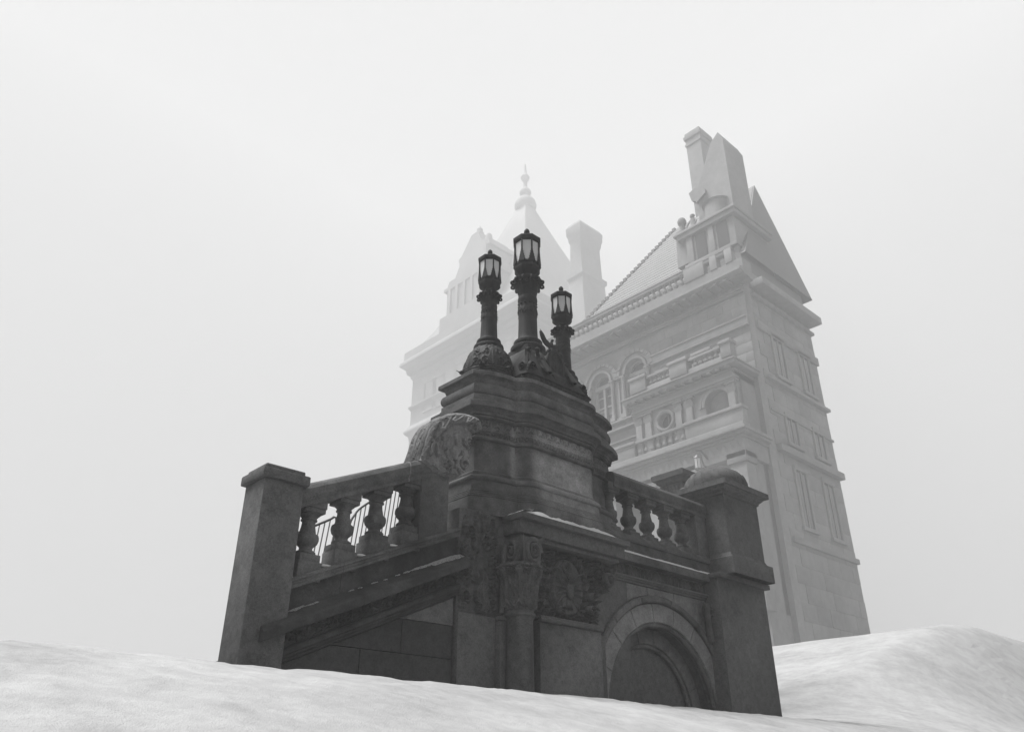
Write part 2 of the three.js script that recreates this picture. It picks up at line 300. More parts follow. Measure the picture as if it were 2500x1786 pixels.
  const at = (s) => { let i = 1; while (i < acc.length - 1 && acc[i] < s) i++; const t = (s - acc[i - 1]) / (acc[i] - acc[i - 1] || 1), a = pl[i - 1], b = pl[i], dx = b[0] - a[0], dz = b[1] - a[1], l = Math.hypot(dx, dz) || 1; return [a[0] + dx * t, a[1] + dz * t, -dz / l, dx / l]; };
  const len = acc.at(-1), n = Math.round((len - 0.1) / 0.2), pitch = (len - 0.1) / n, FR = relief(len, 0.275, 0.0055);
  for (let i = 0; i <= n; i++) {
    const u = 0.05 + i * pitch; FR.stroke((t) => [u, 0.01 + 0.25 * t], 40, () => 0.01, () => 0.02);
    if (i === n) continue;
    const m = u + pitch / 2;
    for (let k = -3; k <= 3; k++) FR.leaflet(m + k * 0.006, 0.085, -k * 0.42, 0.165 - Math.abs(k) * 0.02, 0.03, 0.034, -k * 0.22);
    for (const d of [-1, 1]) { FR.scroll(m + d * 0.05, 0.05, 0.036, 1.2, d, d > 0 ? 2.2 : 0.9, 0.034, 0); FR.leaflet(m + d * 0.02, 0.03, -d * 1.2, 0.07, 0.02, 0.026, d * 0.9); }
    FR.dot(m, 0.07, 0.022, 0.036); for (const d of [-1, 1]) { FR.leaflet(m + d * pitch * 0.44, 0.265, PI + d * 0.25, 0.12, 0.026, 0.03, d * 0.5); FR.leaflet(m + d * pitch * 0.3, 0.268, PI, 0.06, 0.022, 0.028); }
  }
  part('frieze_carving', FR.mesh((x, y, w) => { const [px, pz, nx, nz] = at(clamp(x, 0, len)); return V(px + nx * (w * 1.15 - 0.001), 6.318 + y, pz + nz * (w * 1.15 - 0.001)); }), STONE, PED, { crease: 1, label: 'band of carved palmettes on the pedestal', color: (x, y, z, n2) => dry(0.9)(x, 6.0, z, n2) + 0.1 });
  // vertical joints, a hair of dark mortar set into the plinth and the die
  part('mortar_joint', [bx(CX - 0.003 + 0.08, CX + 0.003 + 0.08, 5.035, 5.295, -8.1, -8.083, 0)], DARK, PED);
}

// ================================================================ PIER UNDER THE PEDESTAL
const PIER = thing('corner_pier', 'carved stone pier with column and crest panel under the lamp pedestal', 'pier', [8.6, 2.5, -8.6]);
{
  part('core', [bx(6.82, 10.4, 2.3, 5.03, -9.45, -8.36)], STONE, PIER);
  part('ledge', [bx(7.62, 10.03, 4.966, 5.056, -8.5, -7.932, 0.01)], STONE, PIER);
  part('fascia', [bx(7.66, 9.99, 4.775, 4.966, -8.5, -8.02, 0.01)], STONE, PIER);
  part('architrave', [bx(7.72, 9.93, 4.72, 4.775, -8.5, -8.1, 0.01)], STONE, PIER);
  part('panel_block', [bx(8.1, 9.39, 2.3, 3.6, -8.4, -8.09, 0.012)], STONE, PIER, { color: (x, y, z, n) => stain(x, y, z, n) * 1.0 + 0.35 * smooth(fbm(x * 1.3 + 2, y * 0.6, 1), -0.15, 0.3) });
  part('panel_moulding', [tube([[8.09, 3.63, -8.07], [9.4, 3.63, -8.07]], 0.03, 1, 10), bx(8.09, 9.41, 3.6, 3.625, -8.4, -8.075), bx(8.09, 9.44, 3.652, 3.69, -8.4, -8.06)], STONE, PIER);
  part('side_block', [bx(9.4, 9.72, 2.3, 3.6, -8.4, -8.3)], STONE, PIER);
  part('wall_stone', [bx(6.81, 7.47, 2.3, 3.6, -8.45, -8.31, 0.012)], STONE, PIER);
  part('pilaster', [bx(7.475, 7.62, 2.3, 3.56, -8.4, -8.22, 0.015), bx(7.46, 7.64, 3.56, 3.62, -8.4, -8.2, 0.015)], STONE, PIER);
  // the corner column and its capital
  part('column', [lathe([[0.19, 2.3], [0.19, 3.0], [0.187, 3.58], [0.2, 3.6], [0.222, 3.62], [0.222, 3.645], [0.2, 3.665], [0.19, 3.69]], 40, 7.74, 0, -8.12)], STONE, PIER);
  const bell = [[0, 0.187], [0.22, 0.2], [0.42, 0.235], [0.54, 0.285], [0.6, 0.31], [0.63, 0.31]], rad = (v) => { for (let i = 1; i < bell.length; i++) if (v <= bell[i][0]) { const [a, p] = bell[i - 1], [b2, q] = bell[i]; return p + ((q - p) * (v - a)) / (b2 - a); } return 0.31; };
  const CR = 0.24, CF = relief(2 * PI * CR, 0.62, 0.006), per = (2 * PI * CR) / 8;
  for (let k = 0; k < 16; k++) CF.leaflet((k + 0.5) * per * 0.5, 0.0, 0, 0.09, per * 0.42, 0.02);
  for (let k = 0; k < 9; k++) CF.acanthus(k * per, 0.16, 0, 0.44, 0.05, 0, 0.75);
  for (let k = 0; k < 8; k++) { CF.acanthus((k + 0.5) * per, 0.05, 0, 0.34, 0.07, 0, 0.95); for (const d of [-1, 1]) CF.scroll((k + 0.5) * per + d * 0.045, 0.5, 0.042, 1.5, d, PI / 2, 0.06, 1); CF.dot((k + 0.5) * per, 0.575, 0.022, 0.05); CF.dot((k + 0.25) * per, 0.58, 0.016, 0.04); CF.dot((k + 0.75) * per, 0.58, 0.016, 0.04); }
  part('capital', CF.mesh((x, y, w) => { const a = x / CR, r = rad(y) + w; return V(7.74 + r * Math.sin(a), 3.685 + y, -8.12 + r * Math.cos(a)); }), STONE, PIER, { crease: 1, color: (x, y, z, n) => 0.1 + 0.8 * stain(x, y, z, n) });
  const vol = [slab([[7.68, 4.72], [7.68, 4.5], [7.74, 4.34], [7.9, 4.3], [8.05, 4.36], [8.07, 4.72]], -8.4, -7.99, 0.015)];
  vol.push(volute(0.15, 2.2, 0.036, 0.06, 1, 48).scale(1, 1.28, 1).translate(7.885, 4.52, -7.99), volute(0.15, 2.2, 0.036, 0.06, -1, 48).scale(1, 1.28, 1).applyMatrix4(M4(7.68, 4.52, -8.19, 0, -PI / 2, 0)), ...fan(7.88, 4.36, -7.99, PI, 5, 0.14, 0.06, 0.05, 0.9), ...fan(8.02, 4.66, -7.99, -0.6, 4, 0.13, 0.05, 0.05, 0.7));
  vol.push(put(blade(0.45, 0.09, 0.04, { lobes: 0, curl: 0.2 }), 0, 0, 0).applyMatrix4(M4(7.69, 4.74, -7.99, PI, -PI / 4 + PI, 0)));
  part('volute', vol, STONE, PIER, { crease: 0.9, label: 'pair of large spiral volutes above the column' });
  // crest panel: eagle with a shield on an oval field, wreathed in scrolls and leaves
  const outline = [[8.1, 3.69], [9.5, 3.69], [9.58, 3.95], [9.66, 4.2], [9.86, 4.3], [9.96, 4.5], [9.95, 4.72], [8.1, 4.72]];
  part('crest_panel', [slab(outline, -8.45, -8.335, 0.015)], STONE, PIER);
  const ox = 8.86, oy = 4.2, field = Array.from({ length: 36 }, (_, i) => { const a = (i / 36) * 2 * PI; return [ox + 0.35 * Math.cos(a), oy + 0.42 * Math.sin(a)]; });
  part('oval_field', [slab(field, -8.36, -8.235, 0.03)], STONE, PIER, { color: (x, y, z, n) => 0.15 + 0.8 * stain(x, y, z, n) });
  const eg = [];
  const ez = -8.235;
  for (const d of [-1, 1]) for (let k = 0; k < 6; k++) eg.push(put(blade(0.31 - k * 0.02, 0.05, 0.06, { lobes: 0, curl: 0.1, bend: d * 0.35 }), ox + d * (0.05 + k * 0.006), oy + 0.06 - k * 0.045, ez + 0.006 * (6 - k), -d * (0.6 + k * 0.32) ));
  eg.push(put(blade(0.26, 0.15, 0.05, { lobes: 0, curl: 0 }), ox, oy - 0.12, ez), ball(0.045, ox - 0.01, oy + 0.16, ez + 0.03, 1, 1.2, 0.8), put(blade(0.06, 0.035, 0.03, { lobes: 0, curl: 0.3 }), ox - 0.02, oy + 0.17, ez + 0.03, 1.7));
  eg.push(slab([[ox - 0.075, oy + 0.04], [ox + 0.075, oy + 0.04], [ox + 0.075, oy - 0.09], [ox + 0.04, oy - 0.15], [ox, oy - 0.19], [ox - 0.04, oy - 0.15], [ox - 0.075, oy - 0.09]], ez, ez + 0.06, 0.012));
  for (const k of [-2, -1, 0, 1, 2]) eg.push(put(blade(0.17, 0.045, 0.05, { lobes: 0, curl: 0.1 }), ox, oy - 0.17, ez, PI + k * 0.2));
  part('carved_eagle', eg, STONE, PIER, { crease: 0.9, color: (x, y, z, n) => 0.12 + 0.75 * stain(x, y, z, n), label: 'carved eagle with a shield on its breast' });
  const ro = [new THREE.TorusGeometry(0.085, 0.02, 8, 24).translate(ox - 0.03, oy + 0.29, ez + 0.01), new THREE.TorusGeometry(0.06, 0.008, 6, 24).translate(ox - 0.03, oy + 0.29, ez + 0.015), ball(0.018, ox - 0.03, oy + 0.29, ez + 0.01)];
  for (let i = 0; i < 6; i++) { const a = (i / 6) * 2 * PI; ro.push(ball(0.014, ox - 0.03 + 0.035 * Math.cos(a), oy + 0.29 + 0.035 * Math.sin(a), ez + 0.01, 1, 1, 0.7, 6)); ro.push(ball(0.022, ox - 0.03 + 0.108 * Math.cos(a), oy + 0.29 + 0.108 * Math.sin(a), ez, 1, 1, 0.6, 7)); }
  part('roundel', ro, STONE, PIER, { crease: 0.9 });
  const sc = [], bz = -8.21, poly = inPoly(outline), X0 = 8.1, Y0 = 3.69, CW = relief(1.88, 1.03, 0.006), inOval = (x, y) => Math.hypot((x + X0 - ox) / 0.37, (y + Y0 - oy) / 0.44) < 1;
  for (const [x, y, R2, d, a] of [[8.25, 4.56, 0.1, 1, 0], [8.24, 4.32, 0.09, -1, 1], [8.27, 4.08, 0.1, 1, 2], [8.24, 3.84, 0.095, -1, 4], [8.49, 4.6, 0.08, -1, 2], [9.22, 4.6, 0.085, 1, 1], [9.43, 4.55, 0.095, -1, 3], [9.62, 4.62, 0.08, 1, 0], [9.36, 4.31, 0.1, 1, 5], [9.38, 4.06, 0.1, -1, 2], [9.33, 3.82, 0.09, 1, 1], [9.56, 4.33, 0.075, -1, 4], [8.48, 3.8, 0.085, 1, 3], [8.7, 3.74, 0.055, -1, 0], [9.0, 3.74, 0.055, 1, 2], [9.13, 3.83, 0.075, -1, 5], [8.85, 4.67, 0.05, 1, 0]]) CW.scroll(x - X0, y - Y0, R2, 1.6, d, a, 0.14, 6);
  CW.fill(420, 0.15, 0.11, (x, y) => Math.atan2(y + Y0 - oy, x + X0 - ox) - PI / 2 + rr(-0.6, 0.6), (x, y) => !inOval(x, y) && poly(x + X0, y + Y0));
  for (let k = 0; k < 22; k++) { const a = (k / 22) * 2 * PI; CW.acanthus(ox - X0 + 0.37 * Math.cos(a), oy - Y0 + 0.44 * Math.sin(a), a - PI / 2 + 0.8, 0.15, 0.16, 0.8); }
  sc.push(CW.mesh((x, y, w) => V(x + X0, y + Y0, -8.33 + w), (x, y) => poly(x + X0, y + Y0)));
  sc.push(put(volute(0.12, 1.6, 0.035, 0.13, 1, 36), 9.77, 4.43, bz - 0.04), put(volute(0.075, 1.2, 0.03, 0.14, -1, 24), 9.3, 4.12, bz), put(volute(0.07, 1.2, 0.028, 0.13, 1, 24), 9.25, 3.9, bz), put(volute(0.065, 1.4, 0.02, 0.12, -1, 24), 8.62, 3.84, bz));
  part('scroll_carving', sc, STONE, PIER, { crease: 0.9, color: (x, y, z, n) => 0.12 + 0.75 * stain(x, y, z, n), label: 'deeply cut scrolls and leaves round the eagle' });
  // acanthus filling the left corner, from the ledge down to the wall
  const ac = [slab([[6.82, 3.62], [7.5, 3.62], [7.5, 4.72], [7.62, 4.95], [7.6, 5.04], [6.92, 5.04], [6.86, 4.8], [6.8, 4.3]], -8.45, -8.355, 0.01)], az = -8.25;
  const AX = 6.82, AY = 3.63, AF = relief(0.72, 1.41, 0.006), stem = (t) => [0.3 + 0.12 * Math.sin(t * 9 + 0.5) * (1 - 0.3 * t), 0.02 + 1.34 * t];
  for (const [t, d] of [[0.02, 1], [0.1, -1], [0.2, 1], [0.3, -1], [0.4, 1], [0.5, -1], [0.6, 1], [0.7, -1], [0.8, 1], [0.88, -1]]) { const [x, y] = stem(t); AF.acanthus(x, y, -d * rr(0.5, 0.9), rr(0.27, 0.34), 0.1, d * 1.0); }
  for (const [x, y, R2, d, a] of [[0.58, 0.12, 0.085, 1, 1], [0.1, 0.2, 0.09, -1, 0], [0.6, 0.42, 0.085, -1, 2], [0.08, 0.5, 0.08, 1, 4], [0.62, 0.72, 0.08, 1, 0], [0.1, 0.8, 0.085, -1, 3], [0.6, 1.0, 0.085, -1, 5], [0.16, 1.1, 0.085, 1, 2], [0.55, 1.25, 0.08, 1, 1], [0.36, 0.06, 0.06, -1, 2]]) AF.scroll(x, y, R2, 1.6, d, a, 0.09, 5);
  AF.stroke(stem, 260, () => 0.02, () => 0.09); AF.acanthus(0.38, 1.12, 0.15, 0.3, 0.11, 0.3);
  AF.fill(70, 0.11, 0.06, () => rr(-0.9, 0.9));
  const apoly = inPoly([[6.83, 3.63], [7.5, 3.63], [7.5, 4.72], [7.6, 4.95], [7.58, 5.03], [6.93, 5.03], [6.87, 4.8], [6.81, 4.3]]);
  ac.push(AF.mesh((x, y, w) => V(x + AX, y + AY, -8.35 + w), (x, y) => apoly(x + AX, y + AY)), tube([[7.53, 3.66, -8.25], [7.54, 4.0, -8.24], [7.55, 4.3, -8.24], [7.57, 4.6, -8.24]], 0.04, 12, 8));
  part('acanthus_carving', ac, STONE, PIER, { crease: 0.9, color: (x, y, z, n) => 0.12 + 0.75 * stain(x, y, z, n), label: 'carved acanthus leaves climbing the left corner of the pier' });
  // snow lying on the ledge
  const sn = (x0, x1, z0, z1, y0, h) => { const rows = []; for (const x of steps(x0, x1, 0.035)) { const e = smooth(x, x0, x0 + 0.25) * (1 - smooth(x, x1 - 0.4, x1)), r = []; for (let j = 0; j <= 6; j++) { const t = j / 6, z = z0 + (z1 - z0) * t; r.push(V(x, y0 + (0.006 + h * e * (0.75 + 0.9 * fbm(x * 5, z * 5, 1))) * Math.pow(Math.sin(0.5 * PI * Math.min(1, t * 1.25 + 0.02)), 0.7) * (t < 0.02 ? 0 : 1) + 0.008 * fbm(x * 18, z * 18, 3) * (t > 0.02), z)); } rows.push(r); } return grid(rows, { flip: false }); };
  part('snow', [sn(7.66, 9.9, -7.94, -8.11, 5.055, 0.1)], SNOW, PIER, { crease: 2, label: 'strip of snow lying on the ledge' });
  const side = []; for (const z of steps(-8.36, -7.95, 0.03)) { const r = []; for (let j = 0; j <= 5; j++) { const x = 7.635 + j * 0.05; r.push(V(x, 5.056 + (j ? 0.02 + 0.05 * smooth(j / 5, 0, 0.6) * (0.8 + fbm(x * 8, z * 8, 5)) : 0), z)); } side.push(r); }
  part('snow', [grid(side, { flip: true })], SNOW, PIER, { crease: 2 });
}

// ================================================================ BALUSTERS
const balProf = [[0.09, 0.0], [0.118, 0.01], [0.122, 0.035], [0.11, 0.05], [0.085, 0.062], [0.078, 0.085], [0.082, 0.105], [0.1, 0.125], [0.128, 0.155], [0.142, 0.2], [0.142, 0.235], [0.134, 0.262], [0.118, 0.275], [0.104, 0.28], [0.096, 0.32], [0.085, 0.38], [0.08, 0.43], [0.084, 0.455], [0.1, 0.462], [0.1, 0.475], [0.088, 0.482], [0.092, 0.5], [0.112, 0.525], [0.128, 0.54], [0.13, 0.552]];
function balusterAt(name, parent, x, y0, z, plinth, abacus, H = 0.79) { // y0 = foot of the plinth
  const s = (H - plinth - abacus) / 0.552;
  return part(name, [lathe(balProf.map(([r, h]) => [r, y0 + plinth + h * s]), 28, x, 0, z), bx(x - 0.135, x + 0.135, y0 + plinth * 0.55, y0 + plinth, z - 0.135, z + 0.135, 0.008), bx(x - 0.155, x + 0.155, y0 - 0.12, y0 + plinth * 0.55, z - 0.155, z + 0.155, 0.008), bx(x - 0.14, x + 0.14, y0 + H - abacus, y0 + H - abacus * 0.45, z - 0.14, z + 0.14, 0.008), bx(x - 0.15, x + 0.15, y0 + H - abacus * 0.45, y0 + H + 0.09, z - 0.15, z + 0.15, 0.008)], STONE, parent, { crease: 0.5 });
}
const railProf = [[-8.33, -0.30], [-8.33, -0.27], [-8.34, -0.245], [-8.33, -0.225], [-8.315, -0.2], [-8.31, -0.19], [-8.31, -0.085], [-8.318, -0.075], [-8.33, -0.045], [-8.36, -0.018], [-8.42, 0], [-8.58, 0], [-8.64, -0.018], [-8.67, -0.045], [-8.69, -0.085], [-8.69, -0.19], [-8.67, -0.225], [-8.67, -0.30]];
const M = 0.44;
// ---- left balustrade, falling with the stair
const LB = thing('stair_balustrade', 'sloping stone balustrade on the left going down the stair', 'balustrade', [5, 3.9, -8.5]);
{
  const yr = (x) => 4.905 + 0.45 * (x - 4.65), yb = (x) => 3.83 + M * (x - 4.75);
  for (const [a, b] of [[4.3, 5.905], [5.915, 6.75]]) part('handrail', run(railProf, steps(a, b, 0.12), yr), STONE, LB, { crease: 0.5 });
  part('mortar_joint', run(railProf.map(([z, y]) => [z > -8.5 ? z + 0.006 : z - 0.006, y > -0.15 ? y + 0.006 : y]), [5.902, 5.918], yr), MORTAR, LB);
  for (let k = 0; k < 4; k++) { const x = 6.005 - 0.468 * k, foot = yb(x) + 0.02; balusterAt('baluster', LB, x, foot, -8.5, 0.2, 0.1, yr(x) - 0.3 - foot); }
  part('end_block', [slab([[6.12, yb(6.12) - 0.05], [6.6, yb(6.6) - 0.05], [6.6, yr(6.6) - 0.28], [6.12, yr(6.12) - 0.28]], -8.68, -8.335, 0.01)], STONE, LB);
  // base course in stones
  const bp = [[-8.3, -0.13], [-8.3, -0.1], [-8.315, -0.09], [-8.31, -0.06], [-8.295, -0.045], [-8.3, -0.02], [-8.33, 0.0], [-8.7, 0.0], [-8.7, -0.13]];
  for (const [a, b] of [[4.3, 5.02], [5.026, 6.8]]) part('base_course', run(bp, steps(a, b, 0.12), yb), STONE, LB, { crease: 0.5 });
  // little drifts of snow against the plinths
  for (let k = 0; k < 4; k++) { const x = 5.77 - 0.468 * k; part('snow', ball(0.07, x, yb(x) + 0.005, -8.38, 1.5, 0.35, 0.7, 8), SNOW, LB, { crease: 2 }); }
  // leafy console where the rail meets the pedestal
  const curve = new THREE.CatmullRomCurve3([[6.06, 5.5], [6.13, 5.72], [6.2, 5.97], [6.31, 6.16], [6.49, 6.31], [6.72, 6.4], [6.95, 6.43], [7.14, 6.42]].map(([x, y]) => V(x, y, 0)));
  const inner = [[7.14, 6.27], [6.98, 6.2], [6.9, 6.05], [6.88, 5.85], [6.88, 5.66], [6.83, 5.5], [6.72, 5.42], [6.5, 5.38], [6.28, 5.4]];
  const outer = curve.getPoints(26), rows = [];
  for (let i = 0; i <= 14; i++) { const t = (i / 14) * 2 - 1, sq = Math.sqrt(1 - Math.pow(Math.abs(t), 3)), z = -8.51 + 0.235 * t, ring = []; for (const p of outer) ring.push([p.x, p.y]); for (const p of inner) ring.push(p); rows.push(ring.map(([x, y]) => { const k = 0.92 + 0.08 * sq, cx = 6.75, cy = 5.85; return V(cx + (x - cx) * k, cy + (y - cy) * k, z); })); }
  const side = (z, k) => new THREE.ShapeGeometry(new THREE.Shape([...outer.map((p) => [p.x, p.y]), ...inner].map(([x, y]) => new THREE.Vector2(6.75 + (x - 6.75) * k, 5.85 + (y - 5.85) * k)))).translate(0, 0, z);
  const con = [grid(rows, { close: true }), side(-8.275, 0.92), side(-8.745, 0.92)];
  // the back of the scroll: ribs and hanging leaves; its side: leaves and eyes
  const DL = curve.getLength(), DF = relief(0.47, DL, 0.006), frames = Array.from({ length: 201 }, (_, i) => [curve.getPointAt(i / 200), curve.getTangentAt(i / 200)]);
  for (const z of [0.14, 0.34]) for (let q = -2; q <= 2; q++) DF.stroke((t) => [z + q * 0.017 * (1 - 0.3 * t), DL * (0.02 + 0.97 * t)], 260, () => 0.009, () => 0.03);
  for (const z of [0.03, 0.24, 0.44]) for (let s = 0.22; s < DL; s += 0.17) DF.acanthus(z, s, PI, 0.2, 0.042, 0, 0.6);
  DF.fill(300, 0.09, 0.03, () => PI + rr(-0.4, 0.4));
  con.push(DF.mesh((x, y, w) => { const f = (clamp(y / DL, 0, 1) * 200) | 0, [q, t] = frames[f], q2 = frames[Math.min(200, f + 1)][0], fr = clamp(y / DL, 0, 1) * 200 - f, za = -8.745 + x, tt = clamp((za + 8.51) / 0.235, -1, 1), k = 0.92 + 0.08 * Math.sqrt(1 - Math.pow(Math.abs(tt), 3)), X = q.x + (q2.x - q.x) * fr, Y = q.y + (q2.y - q.y) * fr; return V(6.75 + (X - 6.75) * k - t.y * (w - 0.004), 5.85 + (Y - 5.85) * k + t.x * (w - 0.004), za); }));
  const cz = -8.275, side2 = [...outer.map((q) => [q.x, q.y]), ...inner].map(([x, y]) => [6.75 + (x - 6.75) * 0.92, 5.85 + (y - 5.85) * 0.92]), sp2 = inPoly(side2), SF = relief(1.2, 1.14, 0.006), SX = 6.08, SY = 5.38;
  for (const [x, y, R2, d, a] of [[6.78, 5.6, 0.13, 1, 2], [6.86, 5.98, 0.085, -1, 0], [6.95, 6.24, 0.07, 1, 3], [6.5, 5.56, 0.07, -1, 1]]) SF.scroll(x - SX, y - SY, R2, 1.7, d, a, 0.08, 6);
  for (const [x, y, a, L] of [[6.74, 6.36, 2.4, 0.3], [6.5, 6.26, 2.7, 0.3], [6.3, 6.1, 2.8, 0.28], [7.0, 6.42, 2.1, 0.26], [6.2, 5.8, 3.0, 0.22], [6.7, 6.1, 2.8, 0.28], [6.48, 6.0, 2.9, 0.28], [6.66, 5.86, 2.9, 0.26], [6.36, 5.85, 3.0, 0.26], [6.52, 5.78, 3.1, 0.24], [6.33, 6.05, 2.8, 0.2], [6.6, 5.5, 3.3, 0.2]]) SF.acanthus(x - SX, y - SY, a, L, 0.07, rr(-0.4, 0.4));
  SF.fill(120, 0.1, 0.05, () => 2.9 + rr(-0.5, 0.5));
  con.push(SF.mesh((x, y, w) => V(x + SX, y + SY, cz - 0.004 + w), (x, y) => sp2(x + SX, y + SY)));
  part('acanthus_console', con, STONE, LB, { crease: 0.9, label: 'drooping acanthus scroll at the head of the handrail', color: (x, y, z, n) => stain(x, y, z, n) * 1.9 });
  // foot of the balustrade
  part('newel', [bx(3.85, 4.36, 2.2, 4.72, -8.74, -8.26, 0.015), bx(3.8, 4.41, 4.72, 4.84, -8.79, -8.21, 0.02), bx(3.85, 4.36, 4.84, 4.9, -8.74, -8.26, 0.02)], STONE, LB);
}
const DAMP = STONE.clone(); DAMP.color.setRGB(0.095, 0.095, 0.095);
// ---- left wall under it
const LW = thing('stair_wall', 'dark stone flank wall of the stair with a sloping carved string course', 'wall', [5, 2.5, -8.4]);
{
  const dk = (x) => M * (x - 4.75), Y0 = 2.9;
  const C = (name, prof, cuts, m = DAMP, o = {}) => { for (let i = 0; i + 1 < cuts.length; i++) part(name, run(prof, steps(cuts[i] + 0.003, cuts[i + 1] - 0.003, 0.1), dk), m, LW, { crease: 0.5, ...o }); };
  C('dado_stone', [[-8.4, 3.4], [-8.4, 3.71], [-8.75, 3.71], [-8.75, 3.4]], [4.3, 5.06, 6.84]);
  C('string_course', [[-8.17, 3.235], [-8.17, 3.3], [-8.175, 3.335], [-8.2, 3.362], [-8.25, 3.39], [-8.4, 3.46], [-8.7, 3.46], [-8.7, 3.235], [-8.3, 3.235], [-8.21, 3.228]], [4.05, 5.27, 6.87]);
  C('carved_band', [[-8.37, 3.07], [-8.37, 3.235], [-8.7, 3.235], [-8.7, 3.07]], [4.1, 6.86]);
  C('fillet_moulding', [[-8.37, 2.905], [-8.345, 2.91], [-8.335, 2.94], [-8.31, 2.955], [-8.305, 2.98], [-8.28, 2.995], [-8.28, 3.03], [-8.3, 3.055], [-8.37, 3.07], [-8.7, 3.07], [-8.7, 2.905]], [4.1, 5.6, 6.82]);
  const VF = relief(2.66, 0.16, 0.0055); let i = 0;
  VF.stroke((t) => [2.66 * t, 0.08 + 0.035 * Math.sin(t * 2.66 * 2 * PI / 0.24)], 900, () => 0.008, () => 0.028);
  for (let x = 0.06; x < 2.62; x += 0.12, i++) { const d = i % 2 ? 1 : -1; VF.scroll(x, 0.08 - d * 0.02, 0.042, 1.3, d, d > 0 ? PI / 2 : -PI / 2, 0.04, 3); VF.leaflet(x + 0.05, 0.08, d > 0 ? -0.5 : PI + 0.5, 0.07, 0.034, 0.035, d * 0.7); }
  VF.fill(300, 0.05, 0.03, () => rr(0, 6));
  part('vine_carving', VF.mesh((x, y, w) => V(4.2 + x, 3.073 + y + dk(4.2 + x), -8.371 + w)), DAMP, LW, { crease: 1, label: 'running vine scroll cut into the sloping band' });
  // ashlar: courses cut off by the slope
  const lim = (x) => Y0 + dk(x) - 0.003;
  const stone = (x0, x1, y0, y1, opt) => {
    const pts = [[x0, y0], [x1, y0]]; const t1 = Math.min(y1, lim(x1)), t0 = Math.min(y1, lim(x0));
    if (t1 <= y0 + 0.02) return;
    pts.push([x1, t1]); const xk = 4.75 + (y1 - Y0) / M; if (xk > x0 && xk < x1) pts.push([xk, y1]);
    if (t0 > y0 + 0.01) pts.push([x0, t0]); else pts[0] = [4.75 + (y0 - Y0) / M, y0];
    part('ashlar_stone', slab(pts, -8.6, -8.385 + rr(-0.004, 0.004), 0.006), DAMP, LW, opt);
  };
  const g = 0.004;
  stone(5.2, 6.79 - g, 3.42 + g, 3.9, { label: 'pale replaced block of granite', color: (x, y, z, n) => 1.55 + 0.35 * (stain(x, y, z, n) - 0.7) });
  stone(4.9, 5.98 - g, 3.01 + g, 3.42 - g); stone(5.98 + g, 6.79 - g, 3.01 + g, 3.42 - g);
  stone(4.1, 5.4 - g, 2.6 + g, 3.01 - g); stone(5.4 + g, 6.79 - g, 2.6 + g, 3.01 - g); stone(4.1, 5.9 - g, 2.2, 2.6 - g); stone(5.9 + g, 6.79 - g, 2.2, 2.6 - g);
  part('wall_core', [slab([[4.15, 2.2], [6.83, 2.2], [6.83, 3.79], [4.15, 2.6]], -8.72, -8.45, 0)], DARK, LW);
  const fl = [];
  for (let k = 0; k < 9000; k++) { const x = rr(4.4, 6.84), t = Math.pow(rnd(), 1.4), z = -8.385 + t * 0.16, y = 3.467 - (z + 8.4) * 0.47 + dk(x), d = 0.55 * fbm(x * 1.9, 1, z * 5 + x) + 0.5 * fbm(x * 9, 3, z * 14, 2) + 0.5 * smooth(x, 5.6, 6.8) - 1.1 * Math.abs(t - 0.18 - 0.3 * smooth(x, 6.2, 6.8)); if (d < 0.0) continue; fl.push(new THREE.TetrahedronGeometry(rr(0.003, 0.007)).scale(1.5, 0.8, 1.5).rotateY(rr(0, 6)).translate(x, y + 0.002, z)); }
  part('snow_dust', fl, SNOW, LW, { kind: 'stuff', label: 'dusting of snow along the sloping course' });
}
// ---- right balustrade and wall with the arch
const RB = thing('landing_balustrade', 'level stone balustrade to the right of the lamp pedestal', 'balustrade', [11.6, 5.3, -8.5]);
{
  const fl = () => 6.42;
  for (const [a, b] of [[10.2, 10.61], [10.618, 12.97]]) part('handrail', run(railProf, steps(a, b, 0.2), fl), STONE, RB, { crease: 0.5 });
  for (const x of [10.22, 10.736, 11.25, 11.765, 12.28]) balusterAt('baluster', RB, x, 5.33, -8.5, 0.12, 0.11, 0.79);
  part('end_block', [bx(12.56, 12.9, 5.3, 6.14, -8.68, -8.34, 0.01)], STONE, RB);
  part('base_course', run([[-8.33, -0.29], [-8.33, -0.08], [-8.3, -0.07], [-8.29, -0.04], [-8.3, 0], [-8.34, 0.06], [-8.7, 0.06], [-8.7, -0.29]], steps(10.0, 12.97, 0.2), () => 5.29), STONE, RB, { crease: 0.5 });
  for (const [x, s] of [[10.5, 0.5], [11.0, 1], [11.5, 0.8], [12.05, 1]]) part('snow', ball(0.06 * s, x, 5.355, -8.42, 1.8, 0.4, 0.9, 8), SNOW, RB, { crease: 2 });
}
const RW = thing('arched_wall', 'stone wall with a round arch at the lower right', 'wall', [11.2, 2.5, -8.4]);
